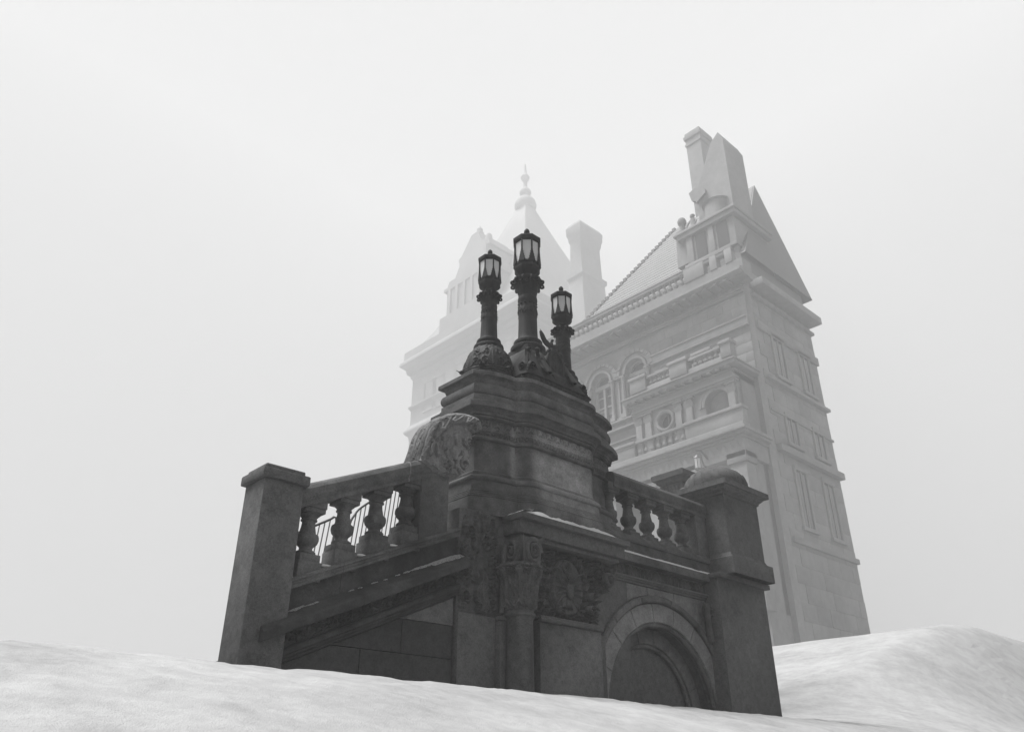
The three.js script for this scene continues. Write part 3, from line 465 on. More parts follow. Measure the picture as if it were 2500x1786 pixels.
{
  const ax = 11.2, ay = 2.55, P = (r, d) => [ax + r * Math.cos((d * PI) / 180), ay + r * Math.sin((d * PI) / 180)];
  for (const [a, b] of [[10.0, 11.6], [11.606, 12.97]]) part('string_course', run([[-8.19, -0.14], [-8.19, -0.02], [-8.2, 0], [-8.4, 0.045], [-8.7, 0.045], [-8.7, -0.14]], steps(a, b, 0.2), () => 4.98), STONE, RW, { crease: 0.5 });
  part('carved_band', [bx(10.0, 12.97, 4.64, 4.84, -8.7, -8.36, 0)], STONE, RW);
  part('fillet_moulding', run([[-8.37, 0], [-8.34, 0.005], [-8.33, 0.03], [-8.3, 0.045], [-8.295, 0.06], [-8.27, 0.075], [-8.27, 0.1], [-8.37, 0.11], [-8.7, 0.11], [-8.7, 0]], [10.0, 12.97], () => 4.53), STONE, RW, { crease: 0.5 });
  const LF = relief(2.92, 0.195, 0.0055);
  for (let x = 0.06; x < 2.9; x += 0.105) { LF.acanthus(x, 0.01, 0, 0.17, 0.045, 0, 0.7); LF.leaflet(x + 0.052, 0.0, 0, 0.15, 0.028, 0.03); LF.dot(x + 0.052, 0.165, 0.016, 0.035); }
  part('leaf_carving', LF.mesh((x, y, w) => V(10.03 + x, 4.643 + y, -8.361 + w)), STONE, RW, { crease: 1, label: 'row of upright leaves under the string course', color: (x, y, z, n) => 0.75 * stain(x, y, z, n) });
  // spandrel stones round the arch
  const sp = (x0, x1) => { const pts = [], n = 16; for (let i = 0; i <= n; i++) { const x = x0 + ((x1 - x0) * i) / n, d = 1.86 * 1.86 - (x - ax) ** 2; pts.push([x, d > 0 ? Math.max(2.3, ay + Math.sqrt(d)) : 2.3]); } part('ashlar_stone', slab([...pts, [x1, 4.527], [x0, 4.527]], -8.6, -8.36 + rr(-0.004, 0.004), 0.006), STONE, RW, { color: (x, y, z, n2) => 0.25 + stain(x, y, z, n2) * 1.3 }); };
  for (const [a, b] of [[9.45, 10.15], [10.156, 10.93], [10.936, 11.66], [11.666, 12.3], [12.306, 12.97]]) sp(a, b);
  const ring = (name, r0, r1, z0, z1, cuts, bev, opt) => { for (let i = 0; i + 1 < cuts.length; i++) { const a = cuts[i] + 0.12, b = cuts[i + 1] - 0.12, n = 8, q = []; for (let k = 0; k <= n; k++) q.push(P(r1, a + ((b - a) * k) / n)); for (let k = n; k >= 0; k--) q.push(P(r0, a + ((b - a) * k) / n)); part(name, slab(q, z0, z1 + rr(-0.003, 0.003), bev), STONE, RW, opt); } };
  const cut = (n, o = 0) => Array.from({ length: n + 1 }, (_, i) => (i * 180) / n + (i && i < n ? o : 0));
  ring('label_mould', 1.74, 1.855, -8.6, -8.28, cut(7, 4), 0.02);
  ring('voussoir', 1.43, 1.73, -8.7, -8.33, cut(9, -3), 0.012, { color: (x, y, z, n) => 0.35 + stain(x, y, z, n) * 1.4 });
  part('roll_moulding', [tube(Array.from({ length: 25 }, (_, i) => [...P(1.4, i * 7.5), -8.4]), 0.045, 60, 10)], STONE, RW, { crease: 1.2 });
  ring('inner_voussoir', 1.12, 1.37, -9.0, -8.62, cut(9, 3), 0.012);
  part('inner_roll', [tube(Array.from({ length: 25 }, (_, i) => [...P(1.1, i * 7.5), -8.7]), 0.04, 60, 8)], STONE, RW, { crease: 1.2 });
  const rows = []; for (let i = 0; i <= 36; i++) rows.push([-8.5, -9, -10, -11].map((z) => V(...P(1.4, i * 5), z))); 
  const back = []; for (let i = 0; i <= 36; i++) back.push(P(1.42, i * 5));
  part('vault', [grid(rows), bx(9.79, 9.81, 2.2, 2.56, -11, -8.5, 0), bx(12.59, 12.61, 2.2, 2.56, -11, -8.5, 0)], STONE, RW, { crease: 0.9 });
  part('shade_backing', slab(back, -11.1, -11, 0), DARK, RW);  // dark sheet closing the vault, deep shade put into its colour
  const sn = []; for (const x of steps(10.05, 12.9, 0.03)) { const r = []; for (let j = 0; j <= 5; j++) { const t = j / 5; r.push(V(x, 4.98 + 0.045 * t + (j ? 0.03 * (1 + fbm(x * 4, j, 2)) * Math.sin(PI * (0.25 + t * 0.6)) * (0.55 + 0.45 * smooth(fbm(x * 1.5, 7, 1), -0.3, 0.1)) : -0.004), -8.195 - 0.15 * t)); } sn.push(r); }
  part('snow', [grid(sn)], SNOW, RW, { crease: 2, label: 'line of snow along the string course' });
}
// ---- next pier along, at the edge of the view
const NP = thing('end_pier', 'square stone pier with a carved domed cap closing the level balustrade', 'pier', [13.5, 2.5, -8.4]);
{
  const pl = (o) => [[12.92 - o, -9.0 - o], [12.92 - o, -8.4], [12.92 - o, -7.9 + o], [14.1 + o, -7.9 + o], [14.1 + o, -9.0 - o]];
  part('shaft', [sweep(pl, [[4.99, 0.1], [5.3, 0.1], [5.33, 0.03], [5.4, 0], [6.5, 0]])], STONE, NP, { crease: 0.4 });
  part('cornice', [sweep(pl, [[6.5, 0], [6.52, 0.03], [6.56, 0.04], [6.6, 0.09], [6.62, 0.1], [6.65, 0.15], [6.655, 0.19], [6.76, 0.19], [6.78, 0.14], [6.8, 0.05]]), cap(pl, 6.8, 0.05)], STONE, NP, { crease: 0.4 });
  part('lower_pier', [bx(12.6, 14.2, 2.2, 4.98, -9.0, -8.05, 0.015), bx(12.56, 14.25, 4.9, 4.99, -9, -7.95, 0.01)], STONE, NP);
  const dome = [lathe([[0.62, 6.79], [0.63, 6.9], [0.6, 7.0], [0.5, 7.12], [0.34, 7.22], [0.12, 7.28], [0, 7.29]], 36, 13.5, 0, -8.4)];
  for (let k = 0; k < 22; k++) dome.push(blade(0.26, 0.1, 0.1, { curl: 0.1, lobes: 2, n: 8, m: 4 }).applyMatrix4(M4(0, 0, 0.615, -0.35, 0, 0)).applyMatrix4(M4(13.5, 6.8, -8.4, 0, (k / 22) * 2 * PI, 0)));
  part('carved_dome', dome, STONE, NP, { crease: 0.9 });
  part('console', [put(volute(0.12, 1.4, 0.04, 0.14, 1, 30), 12.5, 4.3, -8.3), tube([[12.44, 4.44, -8.22], [12.42, 4.1, -8.22], [12.5, 3.8, -8.25]], 0.06, 16, 8)], STONE, NP, { crease: 0.9 });
}
const FP = thing('far_pier', 'square capped stone pier further up the stair behind the level balustrade', 'pier', [18.6, 4, -12.8]);
{
  const pl = (o) => [[18.2 - o, -13.1 - o], [18.2 - o, -12.4 + o], [19.0 + o, -12.4 + o], [19.0 + o, -13.1 - o]];
  part('shaft', [sweep(pl, [[2.4, 0], [8.9, 0]])], STONE, FP, { crease: 0.4 });
  part('frieze', [sweep(pl, [[8.9, 0.02], [8.92, 0.05], [9.15, 0.05], [9.2, 0.02]])], STONE, FP, { crease: 0.4 });
  part('cap', [sweep(pl, [[9.2, 0.03], [9.26, 0.1], [9.33, 0.14], [9.35, 0.2], [9.5, 0.21], [9.56, 0.12], [9.57, 0]]), cap(pl, 9.57, 0)], STONE, FP, { crease: 0.4 });
  const lf = []; for (let z = -12.98; z < -12.4; z += 0.12) lf.push(blade(0.2, 0.1, 0.04, { n: 6, m: 4 }).applyMatrix4(M4(18.15, 8.93, z, 0, -PI / 2, 0))); part('leaf_carving', lf, STONE, FP, { crease: 0.9, kind: 'stuff' });
  const lg = []; for (let x = 18.3; x < 19; x += 0.12) lg.push(put(blade(0.2, 0.1, 0.04, { n: 6, m: 4 }), x, 8.93, -12.36));
  part('leaf_carving', lg, STONE, FP, { crease: 0.9, kind: 'stuff' });
  const dome = [lathe([[0.5, 8.0], [0.5, 8.12], [0.46, 8.25], [0.34, 8.38], [0.18, 8.44], [0, 8.46]], 28, 17.0, 0, -11.3), lathe([[0.5, 8.02], [0.45, 7.6], [0.42, 5], [0.42, 2.4]], 20, 17.0, 0, -11.3)];
  for (let k = 0; k < 16; k++) dome.push(blade(0.26, 0.11, 0.08, { curl: 0.1, n: 7, m: 4 }).applyMatrix4(M4(0, 0, 0.49, -0.3, 0, 0)).applyMatrix4(M4(17, 8.02, -11.3, 0, (k / 16) * 2 * PI, 0)));
  part('carved_dome', dome, STONE, FP, { crease: 0.9 });
}
// ---- crowd barriers standing on the stair
function barrier(label, A, B, h, lean) {
  const b = thing('crowd_barrier', label, 'barrier', [A[0], A[1] - h, A[2]], 'steel barriers on the stair');
  const D = [A[0] - lean, A[1] - h, A[2]], E2 = [B[0] - lean, B[1] - h, B[2]], n = Math.round(Math.hypot(B[0] - A[0], B[1] - A[1]) / 0.095);
  part('frame', [tube([D, [A[0] - lean * 0.12, A[1] - 0.12, A[2]], [A[0] + 0.05, A[1] - 0.0, A[2]], [A[0] * 0.9 + B[0] * 0.1, A[1] * 0.9 + B[1] * 0.1, A[2]], [A[0] * 0.1 + B[0] * 0.9, A[1] * 0.1 + B[1] * 0.9, B[2]], B, E2], 0.019, 60, 8), rod(D, E2, 0.016)], STEEL, b, { crease: 1.2 });
  for (let i = 1; i < n; i++) { const t = i / n, m = (p, q, k) => p[k] + (q[k] - p[k]) * t; part('bar', rod([m(A, B, 0), m(A, B, 1), m(A, B, 2)], [m(D, E2, 0), m(D, E2, 1), m(D, E2, 2)], 0.0085, 6), STEEL, b, { crease: 1.2 }); }
}
barrier('steel crowd barrier seen low between the leftmost balusters', [4.75, 4.37, -9.8], [5.72, 4.98, -9.8], 1.0, 0.1);
barrier('steel crowd barrier further up the stair, behind the balusters near the scroll', [5.98, 5.08, -9.8], [6.95, 5.86, -9.8], 1.05, 0.1);

// ================================================================ THE LAMPS
function lantern(root, x, z, y, s) { // y = under the bowl; s = scale (1 for a side lamp)
  const Q = (r, h) => [r * s, y + h * s], T = PI / 8, L = (pts, seg = 8, turn = T) => lathe(pts.map(([r, h]) => Q(r, h)), seg, x, 0, z, turn);
  part('bowl', [L([[0.105, 0], [0.118, 0.015], [0.125, 0.025], [0.165, 0.055], [0.195, 0.09], [0.2, 0.105]]), ...Array.from({ length: 24 }, (_, k) => blade(0.12 * s, 0.045 * s, 0.014 * s, { curl: 0.2, lobes: 0, n: 6, m: 4 }).applyMatrix4(M4(0, 0, 0, 0.5, 0, 0)).applyMatrix4(M4(0, 0, 0.125 * s)).applyMatrix4(M4(x, y + 0.03 * s, z, 0, (k / 24) * 2 * PI, 0)))], BRONZE, root, { crease: 0.5 });
  const cage = [L([[0.2, 0.105], [0.206, 0.11], [0.206, 0.122], [0.198, 0.126], [0.198, 0.165], [0.207, 0.17], [0.207, 0.185], [0.195, 0.19], [0.17, 0.188]]), L([[0.17, 0.57], [0.196, 0.57], [0.196, 0.6], [0.17, 0.6]])];
  const ap = 0.196 * s;
  for (let k = 0; k < 8; k++) {
    const a = (k / 8) * 2 * PI + PI / 8, cx = x + Math.sin(a) * ap, cz = z + Math.cos(a) * ap;
    cage.push(new THREE.BoxGeometry(0.019 * s, 0.39 * s, 0.022 * s).applyMatrix4(M4(cx, y + 0.385 * s, cz, 0, a, 0)));
    // crocketed gable folded round each corner
    const tri = slab([[-0.05, 0], [0.05, 0], [0.036, 0.07], [0.019, 0.15], [0.004, 0.235], [-0.004, 0.235], [-0.019, 0.15], [-0.036, 0.07]].map(([u, v]) => [u * s, v * s]), -0.012 * s, 0.012 * s, 0);
    cage.push(tri.applyMatrix4(M4(cx, y + 0.186 * s, cz, 0, a, 0)));
    for (let q = 0; q < 5; q++) for (const d of [-1, 1]) cage.push(ball(0.0095 * s, d * (0.047 - q * 0.0095) * s, (0.025 + q * 0.045) * s, 0, 1, 1, 1, 5).applyMatrix4(M4(cx, y + 0.186 * s, cz, 0, a, 0)));
    const b = (k / 8) * 2 * PI;
    for (let q = -2; q <= 2; q++) cage.push(ball(0.011 * s, q * 0.02 * s, 0.197 * s, 0.184 * s, 1, 1.6, 1, 5).applyMatrix4(M4(x, y, z, 0, b, 0)));
  }
  part('lantern_cage', cage, BRONZE, root, { crease: 0.5 });
  for (let k = 0; k < 8; k++) { const a = (k / 8) * 2 * PI; part('glass_pane', [new THREE.BoxGeometry(0.152 * s, 0.392 * s, 0.004 * s).applyMatrix4(M4(x + Math.sin(a) * 0.172 * s, y + 0.384 * s, z + Math.cos(a) * 0.172 * s, 0, a, 0))], FROST, root); }
  part('lantern_roof', [L([[0.0, 0.578], [0.17, 0.579], [0.2, 0.58], [0.205, 0.588], [0.215, 0.592], [0.215, 0.605], [0.222, 0.61], [0.225, 0.655], [0.215, 0.668], [0.185, 0.675], [0.1, 0.72], [0.045, 0.745], [0, 0.75]])], BRONZE, root, { crease: 0.4 });
  part('finial', [lathe([[0.045, 0.74], [0.03, 0.755], [0.02, 0.765], [0.022, 0.78], [0.04, 0.8], [0.046, 0.83], [0.042, 0.86], [0.027, 0.885], [0.01, 0.9], [0, 0.902]].map(([r, h]) => Q(r, h)), 18, x, 0, z)], BRONZE, root, { crease: 0.8 });
}
function shaft(root, x, z, rows, capY, capR, garY, garR, s) {
  part('shaft', [lathe(rows, 40, x, 0, z)], BRONZE, root, { crease: 0.5, color: (a, b, c, n) => clamp(stain(a * 2, b, c * 2, n), 0.45, 1.2) });
  const ring = (g, k, n, y, r, tilt = 0) => g.clone().applyMatrix4(M4(0, 0, 0, tilt, 0, 0)).applyMatrix4(M4(0, 0, r)).applyMatrix4(M4(x, y, z, 0, (k / n) * 2 * PI, 0));
  const c = [lathe([[capR * 0.6, capY - 0.15 * s], [capR * 0.62, capY - 0.1 * s], [capR * 0.7, capY - 0.05 * s], [capR * 0.86, capY], [capR * 0.97, capY + 0.03 * s], [capR * 0.97, capY + 0.045 * s], [capR * 0.8, capY + 0.065 * s], [capR * 0.5, capY + 0.07 * s]], 32, x, 0, z)];
  for (let k = 0; k < 16; k++) { c.push(ring(blade(0.15 * s, 0.065 * s, 0.018 * s, { curl: 0.9, lobes: 2, n: 8, m: 4 }), k, 16, capY - 0.16 * s, capR * 0.61, 0.1)); c.push(ring(blade(0.13 * s, 0.06 * s, 0.02 * s, { curl: 1.2, lobes: 2, n: 8, m: 4 }), k + 0.5, 16, capY - 0.11 * s, capR * 0.64, 0.3)); }
  for (let k = 0; k < 12; k++) c.push(ring(new THREE.TorusGeometry(0.027 * s, 0.017 * s, 6, 12).rotateY(PI / 2), k, 12, capY + 0.0 * s, capR * 0.96), ring(new THREE.SphereGeometry(0.022 * s, 8, 6), k + 0.5, 12, capY - 0.03 * s, capR * 0.84));
  part('capital', c, BRONZE, root, { crease: 0.9 });
  const g = [];
  for (let k = 0; k < 18; k++) for (let q = 0; q < 2; q++) { const drop = 0.05 * Math.abs(Math.sin((k / 18) * 3 * PI)) * s; g.push(ring(blade(0.09 * s, 0.04 * s, 0.016 * s, { curl: 0.5, lobes: 0, n: 5, m: 4, bend: rr(-0.5, 0.5) }).rotateZ(PI + rr(-0.6, 0.6)), k + q * 0.5, 18, garY - q * 0.04 * s - drop, garR)); }
  for (let k = 0; k < 12; k++) g.push(ring(new THREE.SphereGeometry(0.016 * s, 7, 5), k, 12, garY + 0.01, garR + 0.004));
  part('garland', g, BRONZE, root, { crease: 0.9 });
}
function sideLamp(x, z) {
  const r = thing('lamp_post', 'smaller bronze lamp post on the left, on a domed carved base', 'lamp post', [x, 7.395, z], 'lamps on the pedestal');
  delete r.userData.group;
  lantern(r, x, z, 9.392, 1);
  shaft(r, x, z, [[0.2, 8.15], [0.235, 8.155], [0.254, 8.17], [0.262, 8.2], [0.254, 8.23], [0.235, 8.245], [0.19, 8.25], [0.18, 8.262], [0.178, 8.275], [0.195, 8.285], [0.21, 8.3], [0.215, 8.32], [0.21, 8.342], [0.195, 8.357], [0.162, 8.36], [0.155, 8.38], [0.15, 8.43], [0.145, 8.55], [0.138, 8.75], [0.133, 8.93], [0.14, 8.95], [0.142, 8.97], [0.135, 8.985], [0.138, 9.01], [0.143, 9.04], [0.138, 9.075], [0.125, 9.085], [0.122, 9.1], [0.125, 9.3], [0.1, 9.31], [0.096, 9.345], [0.115, 9.36], [0.118, 9.38], [0.105, 9.395]], 9.24, 0.205, 8.91, 0.133, 1);
  part('fluted_ring', Array.from({ length: 40 }, (_, k) => ball(0.016, 0, 0, 0, 1, 1.7, 1, 6).applyMatrix4(M4(0, 0, 0.247)).applyMatrix4(M4(x, 8.215, z, 0, (k / 40) * 2 * PI, 0))), BRONZE, r, { crease: 1.2 });
  // carved dome under the post
  const DW = 2 * PI * 0.42, D = relief(DW, 0.8, 0.0065);
  for (let k = 0; k < 30; k++) for (const d of [-1, 1]) D.stroke((t) => [((k + d * t * 2 + 30) % 30) * (DW / 30), 0.05 + 0.15 * t], 26, () => 0.009, () => 0.016);
  for (const y of [0.02, 0.22, 0.26]) D.stroke((t) => [DW * t, y], 420, () => 0.014, () => 0.022);
  for (let k = 0; k < 6; k++) { const u = ((k + 0.5) / 6) * DW; D.acanthus(u, 0.3, 0, 0.42, 0.032, 0, 0.9); for (const d of [-1, 1]) { D.scroll(u + d * 0.13, 0.4, 0.075, 1.5, d, -PI / 2, 0.03, 5); D.scroll(u + d * 0.1, 0.6, 0.06, 1.4, -d, PI / 2, 0.028, 4); } }
  D.fill(700, 0.09, 0.024, () => rr(-0.8, 0.8), (x, y) => y > 0.3 && y < 0.74);
  const dome = D.mesh((u, y, w) => { const h = y / 0.8, a = u / 0.42, R = (h < 0.25 ? 0.437 + 0.01 * Math.sin(h * 12.5) : 0.437 * Math.sqrt(Math.max(0, 1 - ((h - 0.25) / 0.86) ** 2))) + w * 0.7; return V(x + R * Math.sin(a), 7.395 + y, z + R * Math.cos(a)); });
  const dm = [dome];
  for (let k = 0; k < 6; k++) dm.push(ball(0.045, 0, 0.28, 0.46, 1.3, 0.8, 1.1, 8).applyMatrix4(M4(x, 7.395, z, 0, (k / 6) * 2 * PI + 0.1, 0)), blade(0.12, 0.05, 0.03, { curl: 0.9, n: 6, m: 4 }).applyMatrix4(M4(0, 0.24, 0.45, 0.7, 0, 0)).applyMatrix4(M4(x, 7.395, z, 0, (k / 6) * 2 * PI + 0.1, 0)));
  part('carved_dome', dm, BRONZE, r, { crease: 0.9 });
  return r;
}
const lampL = sideLamp(7.872, -9.0);
const lampR = lampL.clone(); lampR.name = numbered('lamp_post'); lampR.position.set(9.752, 7.44, -9.0);
lampR.userData = { label: 'smaller bronze lamp post on the right, behind the little eagle', category: 'lamp post' }; scene.add(lampR);
{
  const x = CX, z = -9.0, r = thing('lamp_post', 'tallest bronze lamp post, in the middle of the three', 'lamp post', [x, 7.395, z]);
  lantern(r, x, z, 10.12, 1.27);
  shaft(r, x, z, [[0.26, 8.3], [0.265, 8.45], [0.295, 8.46], [0.315, 8.48], [0.322, 8.51], [0.315, 8.54], [0.295, 8.558], [0.235, 8.562], [0.222, 8.578], [0.222, 8.595], [0.24, 8.605], [0.26, 8.622], [0.266, 8.65], [0.26, 8.68], [0.24, 8.698], [0.198, 8.702], [0.188, 8.73], [0.18, 8.81], [0.174, 9.0], [0.17, 9.3], [0.168, 9.52], [0.18, 9.55], [0.184, 9.58], [0.18, 9.625], [0.168, 9.65], [0.172, 9.68], [0.175, 10.03], [0.13, 10.045], [0.125, 10.08], [0.145, 10.095], [0.15, 10.11], [0.13, 10.13]], 9.95, 0.29, 9.47, 0.168, 1.35);
  part('fluted_ring', Array.from({ length: 44 }, (_, k) => ball(0.02, 0, 0, 0, 1, 1.7, 1, 6).applyMatrix4(M4(0, 0, 0.305)).applyMatrix4(M4(x, 8.53, z, 0, (k / 44) * 2 * PI, 0))), BRONZE, r, { crease: 1.2 });
  // square mound with swelling sides
  const sq = (h, n = 40) => Array.from({ length: n }, (_, i) => { const a = (i / n) * 2 * PI + PI / 4, c = Math.cos(a), s = Math.sin(a), p = 12, k = Math.pow(Math.pow(Math.abs(c), p) + Math.pow(Math.abs(s), p), -1 / p); return [x + h * k * c, z - h * k * s]; });
  part('mound', [grid([[7.39, 0.8], [7.41, 0.82], [7.42, 0.79], [7.52, 0.79], [7.53, 0.82], [7.545, 0.82], [7.55, 0.77], [7.6, 0.76], [7.68, 0.74], [7.78, 0.7], [7.9, 0.64], [8.02, 0.57], [8.12, 0.5], [8.22, 0.44], [8.29, 0.39], [8.33, 0.33], [8.36, 0.28], [8.48, 0.27]].map(([y, h]) => sq(h, 64).map(([a, b]) => V(a, y, b))), { close: true })], BRONZE, r, { crease: 0.5 });
  const onFace = (g, face) => g.clone().applyMatrix4(M4(x, 0, z, 0, (face * PI) / 2, 0));
  const band = []; for (const f of [0, -1, 1]) for (let k = -6; k <= 6; k++) { band.push(onFace(put(blade(0.12, 0.07, 0.03, { curl: 0.4, n: 6, m: 4 }), k * 0.11, 7.41, 0.79), f)); if (k < 6) band.push(onFace(put(volute(0.025, 1.2, 0.01, 0.025, k % 2 ? 1 : -1, 14), k * 0.11 + 0.055, 7.45, 0.79), f)); }
  part('leaf_band', band, BRONZE, r, { crease: 0.9 });
  const strip = []; const hc = (y) => (y < 7.68 ? 0.74 : 0.74 - 0.56 * (y - 7.68));
  for (const [sx, sz] of [[-1, 1], [1, 1], [-1, -1]]) for (let y = 7.62; y < 8.28; y += 0.05) for (const d of [-1, 0, 1]) { const h = hc(y) * 0.965; strip.push(ball(d ? 0.018 : 0.026, x + sx * (h - (d > 0 ? 0.05 : 0)), y + (d ? 0.025 : 0), z + sz * (h - (d < 0 ? 0.05 : 0)), 1, 1.3, 1, 6)); }
  for (const sx of [-1, 1]) strip.push(put(volute(0.085, 1.5, 0.026, 0.07, -sx, 28), x + sx * 0.62, 7.72, z + 0.7), put(volute(0.05, 1.2, 0.02, 0.06, sx, 20), x + sx * 0.45, 8.2, z + 0.46), onFace(put(volute(0.085, 1.5, 0.026, 0.07, sx, 28), sx * 0.6, 7.72, 0.7), -1));
  part('ridge_ornament', strip, BRONZE, r, { crease: 0.9 });
  // cartouche on the front face: oval shield, scrolled rim, drapery, two small figures
  const cz = z + 0.6, oval = (a, b, n = 28) => Array.from({ length: n }, (_, i) => [x + 0.0 + a * Math.cos((i / n) * 2 * PI), 7.95 + b * Math.sin((i / n) * 2 * PI)]);
  const cg = [slab(oval(0.17, 0.28), cz - 0.2, cz + 0.08, 0.03), ...[[0.17, 0.27, 0.03], [0.21, 0.31, 0.022]].map(([a, b, t]) => tube([...oval(a, b, 24), oval(a, b, 24)[0]].map(([u, v]) => [u, v, cz + 0.07]), t, 60, 8))];
  cg.push(slab([[x - 0.16, 7.72], [x + 0.16, 7.72], [x + 0.1, 7.6], [x, 7.55], [x - 0.1, 7.6]], cz, cz + 0.16, 0.02), put(volute(0.05, 1.3, 0.02, 0.05, 1, 18), x + 0.14, 8.2, cz + 0.04), put(volute(0.05, 1.3, 0.02, 0.05, -1, 18), x - 0.14, 8.2, cz + 0.04));
  for (const [u, v, a] of [[-0.03, 8.03, 0.4], [0.04, 7.98, -0.5], [0, 7.9, 0], [-0.05, 7.86, 0.9], [0.05, 7.86, -0.9]]) cg.push(put(blade(0.09, 0.05, 0.02, { lobes: 2, n: 6, m: 4 }), x + u, v, cz + 0.08, a));
  part('cartouche', cg, BRONZE, r, { crease: 0.7, label: 'oval shield with a scrolled rim' });
  for (const d of [-1, 1]) { // draped supporter figures at each side: one body of lofted rings, with a head and an arm
    const body = [[7.68, 0.075, 0.3], [7.8, 0.085, 0.31], [7.95, 0.075, 0.29], [8.05, 0.085, 0.27], [8.15, 0.075, 0.25], [8.2, 0.035, 0.245], [8.22, 0.028, 0.245]].map(([y, w, u]) => Array.from({ length: 14 }, (_, i) => { const a = (i / 14) * 2 * PI; return V(x + d * u + 0.8 * w * Math.cos(a) * (1 + 0.2 * Math.sin(a * 7 + y * 9)), y, z + 0.8 - (y - 7.66) * 0.56 + w * 0.9 * Math.sin(a)); }));
    const hx = x + d * 0.245, hz = z + 0.49;
    part('supporter_figure', [grid(body, { close: true, flip: true }), ball(0.04, hx, 8.262, hz, 0.9, 1.15, 1, 12), ball(0.041, hx, 8.28, hz - 0.01, 1, 0.9, 1, 10), ...fan(x + d * 0.33, 8.0, hz + 0.14, -d * 0.5 + PI, 5, 0.2, 0.06, 0.1, 0.7), ...fan(x + d * 0.36, 7.82, hz + 0.22, -d * 0.3 + PI, 5, 0.18, 0.06, 0.1, 0.7), ...fan(x + d * 0.3, 8.12, hz + 0.05, -d * 1.1, 4, 0.13, 0.05, 0.08, 0.6), tube([[hx + d * 0.06, 8.14, hz], [hx + d * 0.09, 8.02, hz + 0.07], [hx - d * 0.02, 7.95, hz + 0.12]], 0.025, 10, 8), ...[0, 1, 2, 3].map((k) => tube([[x + d * (0.22 + k * 0.05), 8.05, hz + 0.06], [x + d * (0.25 + k * 0.045), 7.85, hz + 0.13], [x + d * (0.23 + k * 0.06), 7.66, hz + 0.17]], 0.018, 10, 6))], BRONZE, r, { crease: 0.9 });
  }
  // the little eagle on its ball
  const ex = x - 0.02, ey = 8.33, ezz = z + 0.6;
  part('globe', [ball(0.05, ex, 8.285, ezz, 1, 1, 1, 14), lathe([[0.06, 8.2], [0.05, 8.23], [0.03, 8.245]], 16, ex, 0, ezz)], BRONZE, r, { crease: 1.2 });
  const wing = (d) => { const o = [[0, 0], [0.05, 0.05], [0.1, 0.075], [0.15, 0.14], [0.23, 0.2], [0.245, 0.185], [0.235, 0.13], [0.21, 0.075], [0.17, 0.02], [0.12, -0.02], [0.05, -0.05], [0, -0.05]].map(([u, v]) => [d * u, v]); const g = [slab(d > 0 ? o : o.reverse(), -0.008, 0.012, 0.004)]; for (let k = 0; k < 5; k++) g.push(put(blade(0.13 + k * 0.012, 0.032, 0.012, { lobes: 0, curl: 0, n: 6, m: 4 }), d * (0.04 + k * 0.02), 0.01 + k * 0.02, 0.008, -d * (1.5 - k * 0.2))); return g.map((q) => q.scale(0.8, 1.35, 1).applyMatrix4(M4(ex + d * 0.015, ey + 0.07, ezz, 0, d * 0.25 - 0.35, d > 0 ? -0.6 : 0.0))); };
  part('eagle', [ball(0.042, ex, ey + 0.06, ezz, 0.95, 1.7, 1.0, 14), ball(0.026, ex + 0.012, ey + 0.15, ezz + 0.016, 1, 1.1, 1.15, 12), new THREE.ConeGeometry(0.011, 0.034, 8).rotateX(PI / 2 + 0.5).rotateY(0.3).translate(ex + 0.022, ey + 0.147, ezz + 0.05), rod([ex, ey + 0.1, ezz], [ex + 0.01, ey + 0.15, ezz + 0.012], 0.022, 10), put(blade(0.12, 0.07, 0.02, { lobes: 0, curl: 0 }), ex, ey + 0.03, ezz - 0.03, PI), rod([ex - 0.018, ey, ezz + 0.01], [ex - 0.02, ey - 0.03, ezz + 0.02], 0.01), rod([ex + 0.018, ey, ezz + 0.01], [ex + 0.02, ey - 0.03, ezz + 0.02], 0.01), ...wing(-1), ...wing(1)], BRONZE, r, { crease: 0.9, label: 'small bronze eagle with raised wings' });
}

// The buildings are drawn at half size in a plan of their own and stand on their bases, scaled to full size.
const stand = (g, k) => { g.scale.setScalar(k); g.position.set(g.position.x * k, 1.6 + (g.position.y - 1.6) * k, g.position.z * k); };
// ================================================================ THE LARGE BUILDING ON THE RIGHT
const FOP = { color: farStain, crease: 0.5 };
const B = thing('capitol_building', 'large pale stone building on the right with arched windows and balustrades, in fog', 'building', [42, 3, -28]);
const bp = (name, g, m = FAR, o = {}, parent = B) => part(name, g, m, parent, { ...FOP, ...o });
const archPts = (zc, y0, r, ys, n = 20) => [[zc - r, y0], ...Array.from({ length: n + 1 }, (_, i) => { const a = PI - (i / n) * PI; return [zc + r * Math.cos(a), ys + r * Math.sin(a)]; }), [zc + r, y0]];
const ringPts = (zc, ys, r0, r1, n = 24) => [...Array.from({ length: n + 1 }, (_, i) => { const a = (i / n) * PI; return [zc + r1 * Math.cos(a), ys + r1 * Math.sin(a)]; }), ...Array.from({ length: n + 1 }, (_, i) => { const a = PI - (i / n) * PI; return [zc + r0 * Math.cos(a), ys + r0 * Math.sin(a)]; })];
